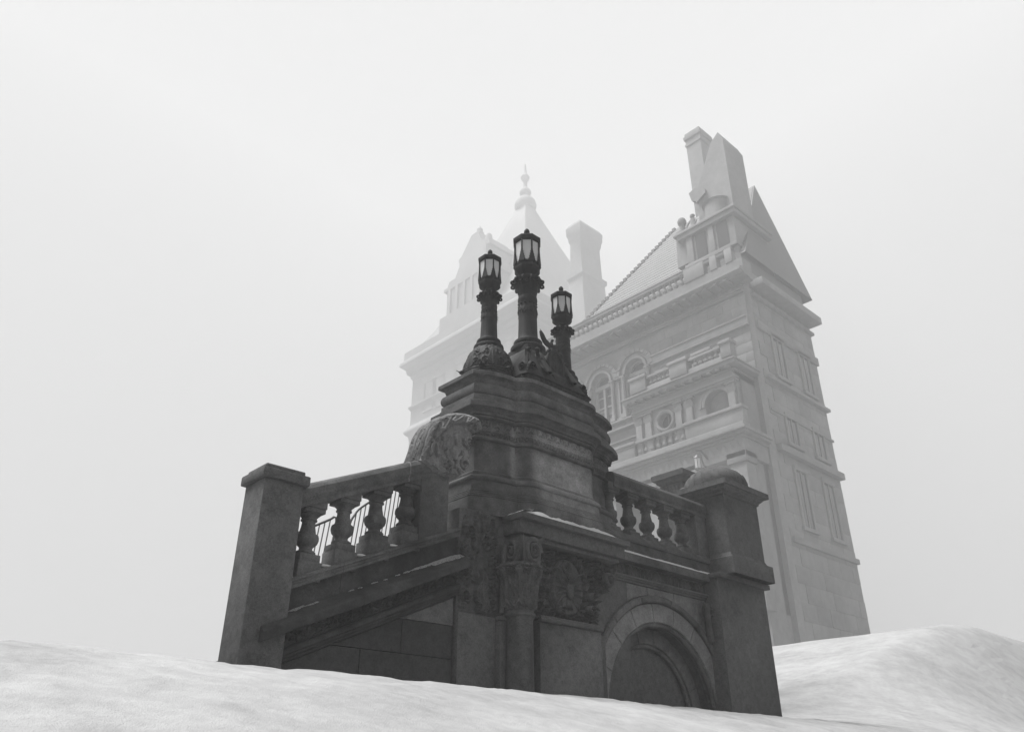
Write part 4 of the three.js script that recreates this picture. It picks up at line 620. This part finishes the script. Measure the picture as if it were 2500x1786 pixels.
{
  const Z0 = -36.5, Z1 = -20, wins = [-34.5, -31.55, -28.55];
  bp('wall', [slabX([[Z0, 3], [Z1, 3], [Z1, 29.2], [Z0, 29.2]], 38, 38.7, 0, wins.map((c) => archPts(c, 22.62, 0.82, 25.85).reverse())), bx(38.71, 46, 3, 30, Z1 - 0.5, Z1, 0), bx(38.71, 46, 3, 30, Z0, Z0 + 0.5, 0)]);
  const fbal = fin(lathe([[0.13, 0], [0.13, 0.06], [0.09, 0.08], [0.1, 0.14], [0.16, 0.22], [0.155, 0.3], [0.1, 0.4], [0.08, 0.52], [0.1, 0.56], [0.13, 0.6], [0.13, 0.66]], 12, 0, 0, 0), FOP);
  const bals = (x, y, zs, sy) => { for (const z of zs) { const m = new THREE.Mesh(fbal, FAR); m.name = 'baluster'; const o = origin.get(B); m.position.set(x - o.x, y - o.y, z - o.z); m.scale.set(1, sy, 1); m.castShadow = m.receiveShadow = true; B.add(m); } };
  for (const c of wins) {
    bp('archivolt', [slabX(ringPts(c, 25.85, 1.28, 1.52), 37.82, 38.05), slabX(ringPts(c, 25.85, 1.05, 1.24), 37.9, 38.05), slabX(ringPts(c, 25.85, 0.82, 1.0), 37.78, 38.3)]);
    for (let k = 0; k < 11; k++) { const a0 = (k / 11) * PI + 0.02, a1 = ((k + 1) / 11) * PI - 0.02, q = []; for (let i = 0; i <= 4; i++) { const a = a0 + ((a1 - a0) * i) / 4; q.push([c + 1.5 * Math.cos(a), 25.85 + 1.5 * Math.sin(a)]); } for (let i = 4; i >= 0; i--) { const a = a0 + ((a1 - a0) * i) / 4; q.push([c + 1.27 * Math.cos(a), 25.85 + 1.27 * Math.sin(a)]); } bp('voussoir', slabX(q, 37.76, 37.9)); }
    const w = bp('window', [slabX(ringPts(c, 25.85, 0.68, 0.82), 38.25, 38.5), bx(38.28, 38.45, 22.6, 25.9, c - 0.82, c - 0.68, 0), bx(38.28, 38.45, 22.6, 25.9, c + 0.68, c + 0.82, 0), bx(38.2, 38.42, 22.6, 25.9, c - 0.09, c + 0.09, 0), bx(38.18, 38.44, 25.62, 25.9, c - 0.8, c + 0.8, 0), bx(38.3, 38.42, 24.2, 24.32, c - 0.7, c + 0.7, 0), bx(38.32, 38.42, 25.0, 25.08, c - 0.7, c + 0.7, 0)], FRAME);
    part('glass_pane', slabX(archPts(c, 22.6, 0.76, 25.85), 38.44, 38.48), PANE, w, FOP);
    part('blind', [bx(38.425, 38.435, 24.0, 24.18, c - 0.66, c - 0.1, 0), bx(38.425, 38.435, 23.7, 24.15, c + 0.12, c + 0.66, 0)], FAR, w, FOP);
    for (const d of [-1, 1]) bp('column', [lathe([[0.17, 23.0], [0.17, 23.1], [0.13, 23.16], [0.12, 25.2], [0.14, 25.25], [0.12, 25.3], [0.2, 25.62]], 14, 37.85, 0, c + d * 1.02), bx(37.65, 38.05, 25.62, 25.72, c + d * 1.02 - 0.2, c + d * 1.02 + 0.2, 0), bx(37.65, 38.05, 22.7, 23.0, c + d * 1.02 - 0.2, c + d * 1.02 + 0.2, 0)]);
  }
  // end wall: string courses, cornice and windows
  for (const [y0, y1, d] of [[20.4, 20.55, 0.12], [22.4, 22.6, 0.3], [25.75, 26.3, 0.16], [28.0, 28.2, 0.25], [28.6, 29.1, 0.9], [17.9, 18.3, 0.35], [12.8, 13.1, 0.2]]) bp('end_string_course', bx(38.8, 46.1, y0, y1, Z1, Z1 + d, 0.02));
  for (const x of [40.4, 43.6]) for (const [y, h] of [[23.2, 2.3], [18.9, 1.3], [14, 3]]) { const w = bp('end_window', [bx(x - 0.2, x, y - 0.1, y + h + 0.2, Z1, Z1 + 0.12, 0), bx(x + 1.1, x + 1.3, y - 0.1, y + h + 0.2, Z1, Z1 + 0.12, 0), bx(x - 0.2, x + 1.3, y + h + 0.2, y + h + 0.45, Z1, Z1 + 0.16, 0), bx(x - 0.3, x + 1.4, y - 0.3, y - 0.1, Z1, Z1 + 0.2, 0), bx(x + 0.51, x + 0.59, y - 0.1, y + h + 0.2, Z1, Z1 + 0.1, 0)]); part('glass_pane', bx(x, x + 1.1, y - 0.1, y + h + 0.2, Z1, Z1 + 0.06, 0), PANE, w, FOP); }
  // squared stones of the front and end walls
  const tone = () => { const t = rr(0.85, 1.12); return (x, y, z) => t * farStain(x, y, z); };
  let course = 0;
  for (let y = 22.7; y < 27.9; y += 0.64, course++) for (let z = Z0 + 0.05 + (course % 2) * 0.55; z < Z1 - 0.4; z += 1.1) { const z1 = Math.min(z + 1.09, Z1), y1 = Math.min(y + 0.63, 27.98); if (wins.some((w) => (y1 > 25.8 ? Math.hypot(clamp(w, z, z1) - w, clamp(25.85, y, y1) - 25.85) < 1.56 : z1 > w - 1.3 && z < w + 1.3))) continue; bp('ashlar_block', bx(37.955 + rr(0, 0.02), 38.05, y, y1, z, z1, 0.012), FAR, { color: tone() }); }
  course = 0;
  for (let y = 5; y < 28.5; y += 0.95, course++) for (let x = 38.75 + (course % 2 ? 0.7 : 0); x < 45.9; x += 1.46) bp('ashlar_block', bx(x, Math.min(x + 1.45, 46), y, y + 0.94, Z1 - 0.1, Z1 + 0.02 + rr(0, 0.02), 0.012), FAR, { color: tone() });
  // impost band and carving between the arches
  for (const [a, b] of [[-33.2, -32.9], [-30.25, -29.9], [-27.2, Z1]]) bp('impost_band', [bx(37.8, 38.05, 25.75, 26.22, a, b, 0.01), bx(37.72, 38.05, 26.22, 26.32, a, b, 0.01), bx(37.75, 38.05, 25.66, 25.75, a, b, 0.01)]);
  bp('string_course', [bx(37.75, 38.05, 28.0, 28.1, Z0, Z1, 0.01), bx(37.65, 38.05, 28.1, 28.2, Z0, Z1, 0.01)]);
  const wr = []; let k = 0;
  for (let z = Z0 + 0.6; z < Z1; z += 0.75, k++) { wr.push(new THREE.TorusGeometry(k % 2 ? 0.17 : 0.13, 0.05, 8, 18).rotateY(-PI / 2).translate(37.97, 28.42, z), ball(0.11, 37.97, 28.42, z, 0.7, 1, 1, 8)); for (let q = 0; q < 5; q++) wr.push(blade(0.2, 0.1, 0.06, { n: 6, m: 4 }).applyMatrix4(M4(37.97, 28.42, z + 0.37, 0, -PI / 2, q * 1.26))); }
  bp('frieze_carving', wr, FAR, { crease: 0.9, label: 'carved frieze of wreaths and leaves' });
  bp('main_cornice', [run([[-38, 0], [-37.9, 0.05], [-37.8, 0.12], [-37.75, 0.14], [-37.2, 0.16], [-37.15, 0.22], [-36.85, 0.28], [-36.8, 0.32], [-36.8, 0.5], [-36.9, 0.54], [-37.2, 0.62], [-37.2, 1.3], [-38.2, 1.3], [-38.2, 0]], [Z0 - 0.6, Z1 + 0.6], () => 28.58)].map((g) => { const p = g.attributes.position; for (let i = 0; i < p.count; i++) { const x = p.getX(i), z = p.getZ(i); p.setX(i, -z); p.setZ(i, x); } return g.index ? g.toNonIndexed() : g; }));
  for (let z = Z0; z < Z1; z += 0.75) bp('modillion', bx(36.95, 37.75, 28.62, 28.76, z, z + 0.28, 0.01));
  bp('top_rail', [bx(37.2, 37.6, 30.68, 30.9, Z0, Z1, 0.02), bx(37.15, 37.65, 30.9, 30.98, Z0, Z1, 0.02)]);
  bals(37.4, 29.9, steps(Z0 + 0.3, -23.9, 0.46), 1.19);
  for (const z of [Z0, -23.55, -21.6, Z1 - 0.5]) bp('balustrade_block', [bx(37.15, 37.65, 29.9, 31.0, z, z + (z > -24 && z < -22 ? 1.5 : 0.5), 0.02)]);
  // projecting bay
  const bz0 = -27.35, bz1 = -20.3;
  bp('bay_wall', [slabX([[bz0, 3], [bz1, 3], [bz1, 22.1], [bz0, 22.1]], 36, 36.5, 0, [Array.from({ length: 28 }, (_, i) => { const a = -(i / 28) * 2 * PI; return [-25.2 + 0.5 * Math.cos(a), 20.55 + 0.5 * Math.sin(a)]; }), archPts(-21.6, 19.3, 0.8, 20.45).reverse()]), bx(36.4, 38.2, 3, 22.1, bz0, bz0 + 0.4, 0), bx(36.4, 38.2, 3, 22.1, bz1 - 0.4, bz1, 0)]);
  const oc = bp('oculus_window', [new THREE.TorusGeometry(0.6, 0.13, 10, 36).rotateY(PI / 2).translate(35.98, 20.55, -25.2), new THREE.TorusGeometry(0.78, 0.05, 8, 36).rotateY(PI / 2).translate(35.98, 20.55, -25.2), bx(36.3, 36.36, 20.05, 21.05, -25.23, -25.17, 0)], FAR, { crease: 1 });
  part('glass_pane', new THREE.CylinderGeometry(0.5, 0.5, 0.03, 28).rotateZ(PI / 2).translate(36.42, 20.55, -25.2), PANE, oc, FOP);
  bp('niche', [slabX(archPts(-21.6, 19.3, 0.82, 20.45), 36.44, 36.48), slabX(ringPts(-21.6, 20.45, 0.8, 1.0), 35.88, 36.05), slabX(ringPts(-21.6, 20.45, 1.06, 1.22), 35.92, 36.05)]);
  for (const c of [-27.08, -26.38, -24.18, -23.42, -20.6]) {
    bp('pilaster', [bx(35.82, 36.1, 18.8, 20.75, c - 0.22, c + 0.22, 0.02)]);
    const cp = [bx(35.78, 36.1, 21.28, 21.4, c - 0.34, c + 0.34, 0.01), bx(35.84, 36.1, 20.75, 21.28, c - 0.24, c + 0.24, 0.01)];
    for (let q = -2; q <= 2; q++) cp.push(blade(0.5, 0.16, 0.09, { curl: 0.8, n: 7, m: 4 }).applyMatrix4(M4(35.84, 20.76, c + q * 0.11, 0, -PI / 2, 0)));
    bp('pilaster_capital', cp, FAR, { crease: 0.9 });
  }
  bp('bay_entablature', [bx(35.75, 36.2, 21.4, 21.55, bz0 - 0.1, bz1 + 0.1, 0.01), bx(35.68, 36.2, 21.55, 21.7, bz0 - 0.15, bz1 + 0.15, 0.01), bx(35.8, 38, 21.7, 22.04, bz0, bz1, 0.01)]);
  bp('bay_cornice', [bx(35.74, 38, 22.04, 22.14, bz0 - 0.12, bz1 + 0.12, 0.01), bx(35.38, 38, 22.24, 22.44, bz0 - 0.45, bz1 + 0.45, 0.02), bx(35.26, 38, 22.44, 22.52, bz0 - 0.54, bz1 + 0.54, 0.02), bx(35.4, 38, 22.52, 22.57, bz0 - 0.4, bz1 + 0.4, 0.02), bx(35.8, 36.4, 22.57, 23.1, bz0 - 0.1, bz1 + 0.1, 0.01)]);
  for (let z = bz0 - 0.4; z < bz1 + 0.3; z += 0.6) bp('modillion', bx(35.42, 35.8, 22.12, 22.24, z, z + 0.22, 0.01));
  const pedb = (z0, z1, x = 35.7, h = 23.95) => bp('parapet_block', [bx(x, x + 0.6, 22.9, h - 0.2, z0 + 0.08, z1 - 0.08, 0.01), bx(x - 0.08, x + 0.68, h - 0.2, h, z0, z1, 0.015)]);
  pedb(-27.5, -26.15); pedb(-24.5, -23.1); pedb(-22.95, -21.6, 36.0, 24.1); pedb(-20.9, -20.1);
  bp('bay_rail', [bx(35.78, 36.2, 23.62, 23.78, -26.2, -24.5, 0.01)]);
  bp('bay_rail', [bx(35.8, 36.25, 23.62, 23.78, -23.1, -20.9, 0.01)]);
  bals(36, 23.1, [-25.95, -25.62, -25.3, -24.98, -24.68, -22.7, -22.35, -22.0, -21.65, -21.3], 0.8);
  // leaf band left of the bay, and mouldings below
  const lb = []; for (let z = Z0 + 0.2; z < bz0; z += 0.3) lb.push(blade(0.34, 0.22, 0.06, { curl: 0.5, n: 7, m: 4 }).applyMatrix4(M4(37.74, 22.1, z, 0, -PI / 2, 0)), blade(0.28, 0.1, 0.05, { curl: 0.2, lobes: 0, n: 6, m: 4 }).applyMatrix4(M4(37.74, 22.1, z + 0.15, 0, -PI / 2, 0)));
  bp('leaf_band', lb, FAR, { crease: 0.9 });
  bp('sill_course', [bx(37.75, 38.05, 22.08, 22.46, Z0, bz0, 0), bx(37.55, 38.05, 22.46, 22.6, Z0, bz0, 0.02), bx(37.6, 38.05, 21.95, 22.08, Z0, bz0, 0.02), bx(37.8, 38.05, 21.2, 21.3, Z0, bz0, 0.02), bx(37.85, 38.05, 20.4, 20.5, Z0, bz0, 0.02)]);
  bp('wall_panel', [bx(37.9, 38.05, 22.75, 25.5, -30.12, -29.98, 0), bx(37.86, 38.05, 22.62, 22.9, -30.4, -29.7, 0.01)]);
  // lower balcony
  bp('balcony_slab', [bx(35.2, 38, 18.22, 18.4, -31.6, bz1 + 0.6, 0.02), bx(35.35, 38, 18.06, 18.22, -31.5, bz1 + 0.5, 0.02), bx(35.5, 38, 17.9, 18.06, -31.4, bz1 + 0.3, 0.02), bx(35.6, 36.3, 18.4, 18.78, -31.3, bz1 + 0.3, 0.01)]);
  bp('balcony_block', [bx(35.7, 36.2, 18.75, 19.62, -31.2, -27.42, 0.01), bx(35.6, 36.3, 19.62, 19.8, -31.25, -27.35, 0.015), bx(35.66, 36.25, 19.5, 19.58, -31.22, -27.4, 0.01)]);
  bp('balcony_block', [bx(35.7, 36.2, 18.75, 19.62, -23.75, bz1 + 0.3, 0.01), bx(35.6, 36.3, 19.62, 19.8, -23.8, bz1 + 0.35, 0.015)]);
  bp('balcony_rail', [bx(35.66, 36.16, 19.6, 19.76, -27.4, -23.75, 0.015)]);
  bals(35.9, 18.76, steps(-27.1, -24.0, 0.44), 1.26);
  // porch below the balcony
  bp('porch_frieze', [bx(35.6, 38, 16.9, 17.9, -31.2, bz1 + 0.2, 0)]);
  const pf = []; for (let z = -31; z < bz1; z += 0.42) pf.push(blade(0.6, 0.32, 0.09, { n: 7, m: 4 }).applyMatrix4(M4(35.6, 17.15, z, 0, -PI / 2, 0)));
  bp('porch_carving', pf, FAR, { crease: 0.9 });
  for (const c of [-29.6, -26.6, -23.6, -20.7]) bp('porch_pier', [bx(35.7, 36.6, 9, 16.6, c - 0.5, c + 0.5, 0.03), bx(35.6, 36.7, 16.6, 17.2, c - 0.6, c + 0.6, 0.03)]);
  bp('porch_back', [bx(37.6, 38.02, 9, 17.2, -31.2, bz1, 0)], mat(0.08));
  // roof: a hip rising from the balustrade, with a crest along its edge
  const A = [38.6, 31.2, -34.9], H = [45, 41.3, -28.5], A2 = [38.6, 31.2, Z1 + 0.2], H2 = [45, 41.3, -21.5];
  const face = (...q) => { const g = new THREE.BufferGeometry(), p = []; for (let i = 1; i + 1 < q.length; i++) p.push(...q[0], ...q[i], ...q[i + 1]); g.setAttribute('position', new THREE.Float32BufferAttribute(p, 3)); return g; };
  const rf = bp('roof', [face(A, A2, H2, H), face([47, 31.2, -34.9], A, H), face(A2, [47, 31.2, Z1 + 0.2], H2), face([47, 31.2, Z1 + 0.2], [47, 31.2, -34.9], H, H2), bx(38.5, 46, 29.9, 31.2, Z0 + 0.3, Z1 - 0.1, 0)], SLATE);
  const cr = []; for (let i = 0; i < 30; i++) { const t = i / 30, q = (j) => A[j] + (H[j] - A[j]) * t; cr.push(bx(q(0) - 0.14, q(0) + 0.14, q(1) - 0.1, q(1) + 0.2, q(2) - 0.16, q(2) + 0.12, 0)); }
  part('roof_crest', cr, SLATE, rf, FOP);
  for (let r = 1; r < 24; r++) { const t = r / 24, z0 = -34.8 + 6.4 * t, z1 = Z1 + 0.1 - 1.7 * t; part('slate_course', new THREE.BoxGeometry(0.05, 0.42, z1 - z0).rotateZ(-0.565).translate(38.6 + 6.4 * t - 0.015, 31.2 + 10.1 * t, (z0 + z1) / 2), SLATE, rf, FOP); }
  // dormer with pilasters, broken gable and finials
  bp('dormer', [bx(38.7, 43, 31.0, 34.4, -24.0, -20.3, 0.02), bx(38.4, 43, 34.4, 34.75, -24.5, -20.0, 0.02), bx(38.3, 43, 34.75, 34.95, -24.75, -19.9, 0.02), bx(38.5, 43, 32.0, 32.25, -24.2, -20.2, 0.02), bx(38.55, 38.9, 32.25, 34.4, -23.95, -23.45, 0.02), bx(38.55, 38.9, 32.25, 34.4, -22.2, -21.8, 0.02)]);
  bp('dormer_window', [bx(38.64, 38.69, 32.3, 34.3, -23.25, -22.45, 0)], PANE);
  bp('dormer_window', [bx(38.64, 38.69, 32.3, 34.3, -21.6, -20.8, 0)], PANE);
  bp('gable', [slabX([[-23.0, 34.95], [-22.9, 36.2], [-23.1, 36.6], [-22.95, 37.3], [-23.35, 37.55], [-23.5, 38.3], [-23.05, 38.45], [-22.7, 38.35], [-21.3, 41.4], [-20.6, 42], [-20.3, 41.2], [-20.3, 34.95]], 39, 41.5), slabX([[-22.9, 37.0], [-22.1, 37.45], [-22.1, 37.75], [-22.9, 37.3]], 38.8, 39.1), lathe([[0.9, 35.0], [0.9, 36.2], [1.05, 36.3], [0.95, 36.4]], 20, 39.3, 0, -21.6)]);
  bp('pedestal_finial', [slabX([[-24.95, 32.6], [-24.0, 32.6], [-24.1, 34.9], [-24.3, 35.5], [-24.75, 35.5], [-24.85, 34.6]], 38.8, 39.9), lathe([[0.22, 35.5], [0.22, 36.0], [0.17, 36.05], [0.2, 36.15], [0.3, 36.35], [0.32, 36.55], [0.24, 36.75], [0, 36.85]], 14, 39.3, 0, -24.52)]);
  bp('statue', [grid([[34.95, 0.34], [35.2, 0.3], [35.5, 0.2], [35.75, 0.24], [35.95, 0.2], [36.0, 0.07], [36.05, 0.07]].map(([y, w]) => Array.from({ length: 12 }, (_, i) => V(38.9 + 0.7 * w * Math.cos((i / 6) * PI), y, -23.35 + (y - 35) * -0.05 + w * Math.sin((i / 6) * PI)))), { close: true }), ball(0.15, 38.9, 36.15, -23.42, 1, 1.15, 1, 12), ball(0.17, 38.92, 36.24, -23.4, 1, 0.7, 1.1, 10), tube([[38.9, 35.9, -23.6], [38.8, 35.5, -23.85], [38.75, 35.1, -23.95]], 0.06, 10, 8), tube([[38.9, 35.9, -23.2], [38.75, 35.55, -23.05], [38.7, 35.3, -23.2]], 0.06, 10, 8)], FAR, { crease: 0.9, label: 'seated carved figure beside the gable' });
  // tall chimney
  const cpl = (o) => [[46 - o, -27.35 - o], [46 - o, -25.95 + o], [47.9 + o, -25.95 + o], [47.9 + o, -27.35 - o]];
  bp('chimney', [sweep(cpl, [[38, 0], [49.6, 0], [49.7, 0.08], [49.9, 0.08], [49.95, 0.02], [50.3, 0.02], [50.4, 0.12], [50.7, 0.14], [50.75, 0.05], [51.1, 0.02]]), cap(cpl, 51.1, 0.02)], FAR, { crease: 0.4 });
  // hanging lantern under the balcony
}
const HL = thing('hanging_lantern', 'small glass lantern hanging from a bracket under the balcony of the large building', 'lantern', [34.6, 16.4, -22.45]);
part('bracket', [tube([[35.6, 17.3, -22.45], [35.0, 17.6, -22.45], [34.6, 17.5, -22.45]], 0.05, 16, 8), tube([[35.6, 16.7, -22.45], [35.2, 16.8, -22.45], [34.9, 17.5, -22.45]], 0.04, 16, 8), rod([34.6, 17.5, -22.45], [34.6, 17.2, -22.45], 0.02)], STEEL, HL, { crease: 1 });
part('cage', [lathe([[0.02, 17.25], [0.2, 17.05], [0.2, 17.02]], 6, 34.6, 0, -22.45), lathe([[0.2, 16.46], [0.17, 16.4], [0.05, 16.32]], 6, 34.6, 0, -22.45), ...Array.from({ length: 6 }, (_, k) => rod([34.6 + 0.19 * Math.sin((k / 3) * PI), 16.45, -22.45 + 0.19 * Math.cos((k / 3) * PI)], [34.6 + 0.19 * Math.sin((k / 3) * PI), 17.03, -22.45 + 0.19 * Math.cos((k / 3) * PI)], 0.02))], STEEL, HL, { crease: 0.5 });
part('glass', lathe([[0.17, 16.46], [0.18, 17.02]], 6, 34.6, 0, -22.45), FROST, HL, { crease: 0.5 });

// ================================================================ THE TOWER FAR BEHIND
const TW = thing('tower_building', 'tall square tower with a steep pyramid roof and spire, faint in the fog', 'tower', [84, 3, -86]);
{
  const tp = (name, g, m = PALE, o = {}, parent = TW) => part(name, g, m, parent, { ...FOP, ...o });
  const plan = (o) => { const h = 13.5 + o, c = [84, -86]; return [[c[0] - h, c[1] - h], [c[0] - h, c[1] + h], [c[0] + h, c[1] + h], [c[0] + h, c[1] - h]]; };
  tp('lower_wall', sweep(plan, [[0, 0.25], [51, 0.25], [51.7, 0.35]]));
  tp('lower_cornice', sweep(plan, [[51.7, 0.35], [52.0, 0.5], [52.2, 0.75], [52.5, 1.0], [52.8, 1.0], [53.3, 0.6], [53.9, 0.28]]));
  tp('upper_wall', sweep(plan, [[53.9, 0.25], [56.4, 0.25], [56.6, 0.35], [57, 0.62], [57.3, 0.6], [57.6, 0.25], [62.2, 0.25]]));
  tp('main_cornice', sweep(plan, [[62.2, 0.25], [62.6, 0.5], [63.0, 0.6], [63.3, 1.0], [64.1, 1.15], [64.5, 1.6], [64.9, 2.05], [65.4, 2.0], [66, 1.5]]));
  tp('parapet', sweep(plan, [[65.9, 1.5], [67.5, 1.48], [67.6, 1.2], [66.6, 0.6]]));
  for (const [z0, z1, y0, y1] of [[-96, -94, 55.4, 60.4], [-93.2, -91.2, 55.2, 60.3], [-88, -86.4, 57.6, 60.8], [-84, -82.4, 57.6, 60.8], [-80, -78, 55.2, 60.3], [-77, -75, 55.2, 60.3]]) {
    const w = tp('window', [bx(70.1, 70.7, y0 - 0.35, y0, z0 - 0.3, z1 + 0.3, 0), bx(70.2, 70.7, y1, y1 + 0.35, z0 - 0.3, z1 + 0.3, 0), bx(70.25, 70.7, y0, y1, z0 - 0.3, z0, 0), bx(70.25, 70.7, y0, y1, z1, z1 + 0.3, 0)]);
    part('glass_pane', bx(70.4, 70.52, y0, y1, z0, z1, 0), HAZESLATE, w, FOP);  // panes pale instead of dark, haze painted into the glass colour
  }
  const sq = (h, y) => [[84 - h, -86 - h], [84 - h, -86 + h], [84 + h, -86 + h], [84 + h, -86 - h]].map(([x, z]) => V(x, y, z));
  tp('pyramid_roof', [grid([[66.4, 14.3], [68.0, 13.9], [69.7, 12.74], [71.9, 11.45], [74.7, 10.2], [78, 8.85], [82, 7.3], [89.8, 4.35], [98.8, 1.1]].map(([y, h]) => sq(h, y)), { close: true, flip: true })], HAZESLATE, { crease: 0.35 });
  // spire: collar, swelling, ball, knob, tip
  const spl = lathe([[1.7, 98.3], [2.1, 98.8], [2.15, 99.4], [1.9, 100.2], [1.3, 100.9], [0.75, 101.3], [0.7, 101.7], [1.1, 102.1], [1.15, 102.6], [0.95, 103.0], [0.6, 103.3], [0.42, 103.7], [0.38, 105.0], [0.85, 105.9], [0.88, 106.3], [0.5, 106.9], [0.3, 107.4], [0.26, 109], [0.05, 109.8]], 16, 84, 0, -86);
  tp('spire', spl, HAZESLATE, { crease: 0.6 });
  // great dormer on the near side
  tp('dormer_base', [bx(69.6, 76, 66.4, 70.8, -92.2, -79.4, 0)]);
  tp('dormer_wall', [bx(70.2, 78, 70.8, 76, -91.2, -80.2, 0), bx(69.9, 78, 76, 76.6, -91.8, -79.6, 0), bx(70.3, 78, 76.6, 78, -91, -80, 0), bx(70.6, 79, 78, 81.6, -88.7, -81.8, 0)]);
  for (let z = -90.6; z < -80.4; z += 1.9) tp('pilaster', [bx(69.9, 70.3, 70.8, 76, z, z + 0.6, 0)]);
  for (let z = -89.7; z < -82; z += 1.9) tp('dormer_window', [bx(70.14, 70.22, 71.4, 75.4, z, z + 0.9, 0)], HAZESLATE);  // dormer panes paled the same way, haze held in the colour
  tp('dormer_gable', [slabX([[-89.4, 81.6], [-89.4, 82.2], [-88.6, 82.6], [-86.2, 85.6], [-85.75, 85.7], [-84.4, 85.7], [-83.6, 83.6], [-82.6, 83.0], [-81.8, 82.9], [-81.3, 81.6]], 71, 79)]);
  tp('gable_finial', [lathe([[0.7, 85.4], [0.75, 86], [0.5, 86.3], [0.55, 86.8], [0.2, 87.4], [0, 87.8]], 12, 72, 0, -85.1)]);
  tp('gable_finial', [lathe([[0.6, 82.4], [0.6, 83.2], [0.5, 83.8], [0.1, 84.2]], 12, 71.5, 0, -82.1)]);
  tp('scroll_buttress', [slabX([[-91.8, 76.6], [-91.6, 77.8], [-90.8, 78.4], [-89.8, 78.2], [-88.7, 80.2], [-88.7, 76.6]], 70.6, 72)]);
  // chimney at the right side
  const cp = (o) => [[70 - o, -62.6 - o], [70 - o, -60.5 + o], [74.2 + o, -60.5 + o], [74.2 + o, -62.6 - o]];
  tp('chimney', [sweep(cp, [[50, 0.9], [58.6, 0.9], [61, 0.35], [64, 0.25], [64.4, 0.5], [65, 0.5], [65.3, 0.05], [70.4, -0.05], [70.8, 0.1], [71.4, 0.15], [71.9, 0.3], [73.2, 0.35], [73.8, 0.05]]), cap(cp, 73.8, 0.05)]);
}
const WG = thing('wing_building', 'lower roofed wing joining the tower and the large building, faint in the fog', 'building', [80, 3, -62]);
{
  const wp = (name, g, m = PALE) => part(name, g, m, WG, FOP);
  wp('wall', bx(71.5, 90, 3, 50, -72.4, -55, 0));
  wp('cornice', [bx(70.2, 90, 50, 51.2, -72.4, -54.4, 0), bx(70.8, 90, 49.2, 50, -72.4, -54.6, 0), bx(71.2, 71.6, 44, 44.6, -72.4, -55, 0)]);
  wp('roof', [slab([[70.8, 51.2], [90, 51.2], [90, 62], [78, 62]], -72.3, -57, 0)], HAZESLATE);
  for (let z = -71; z < -56.5; z += 3) wp('window', bx(71.35, 71.52, 45.5, 48.6, z, z + 1.2, 0), PANE);
}
for (const g of [B, HL]) stand(g, 2);
for (const g of [TW, WG]) stand(g, 2.1);
renderer.render(scene, camera);
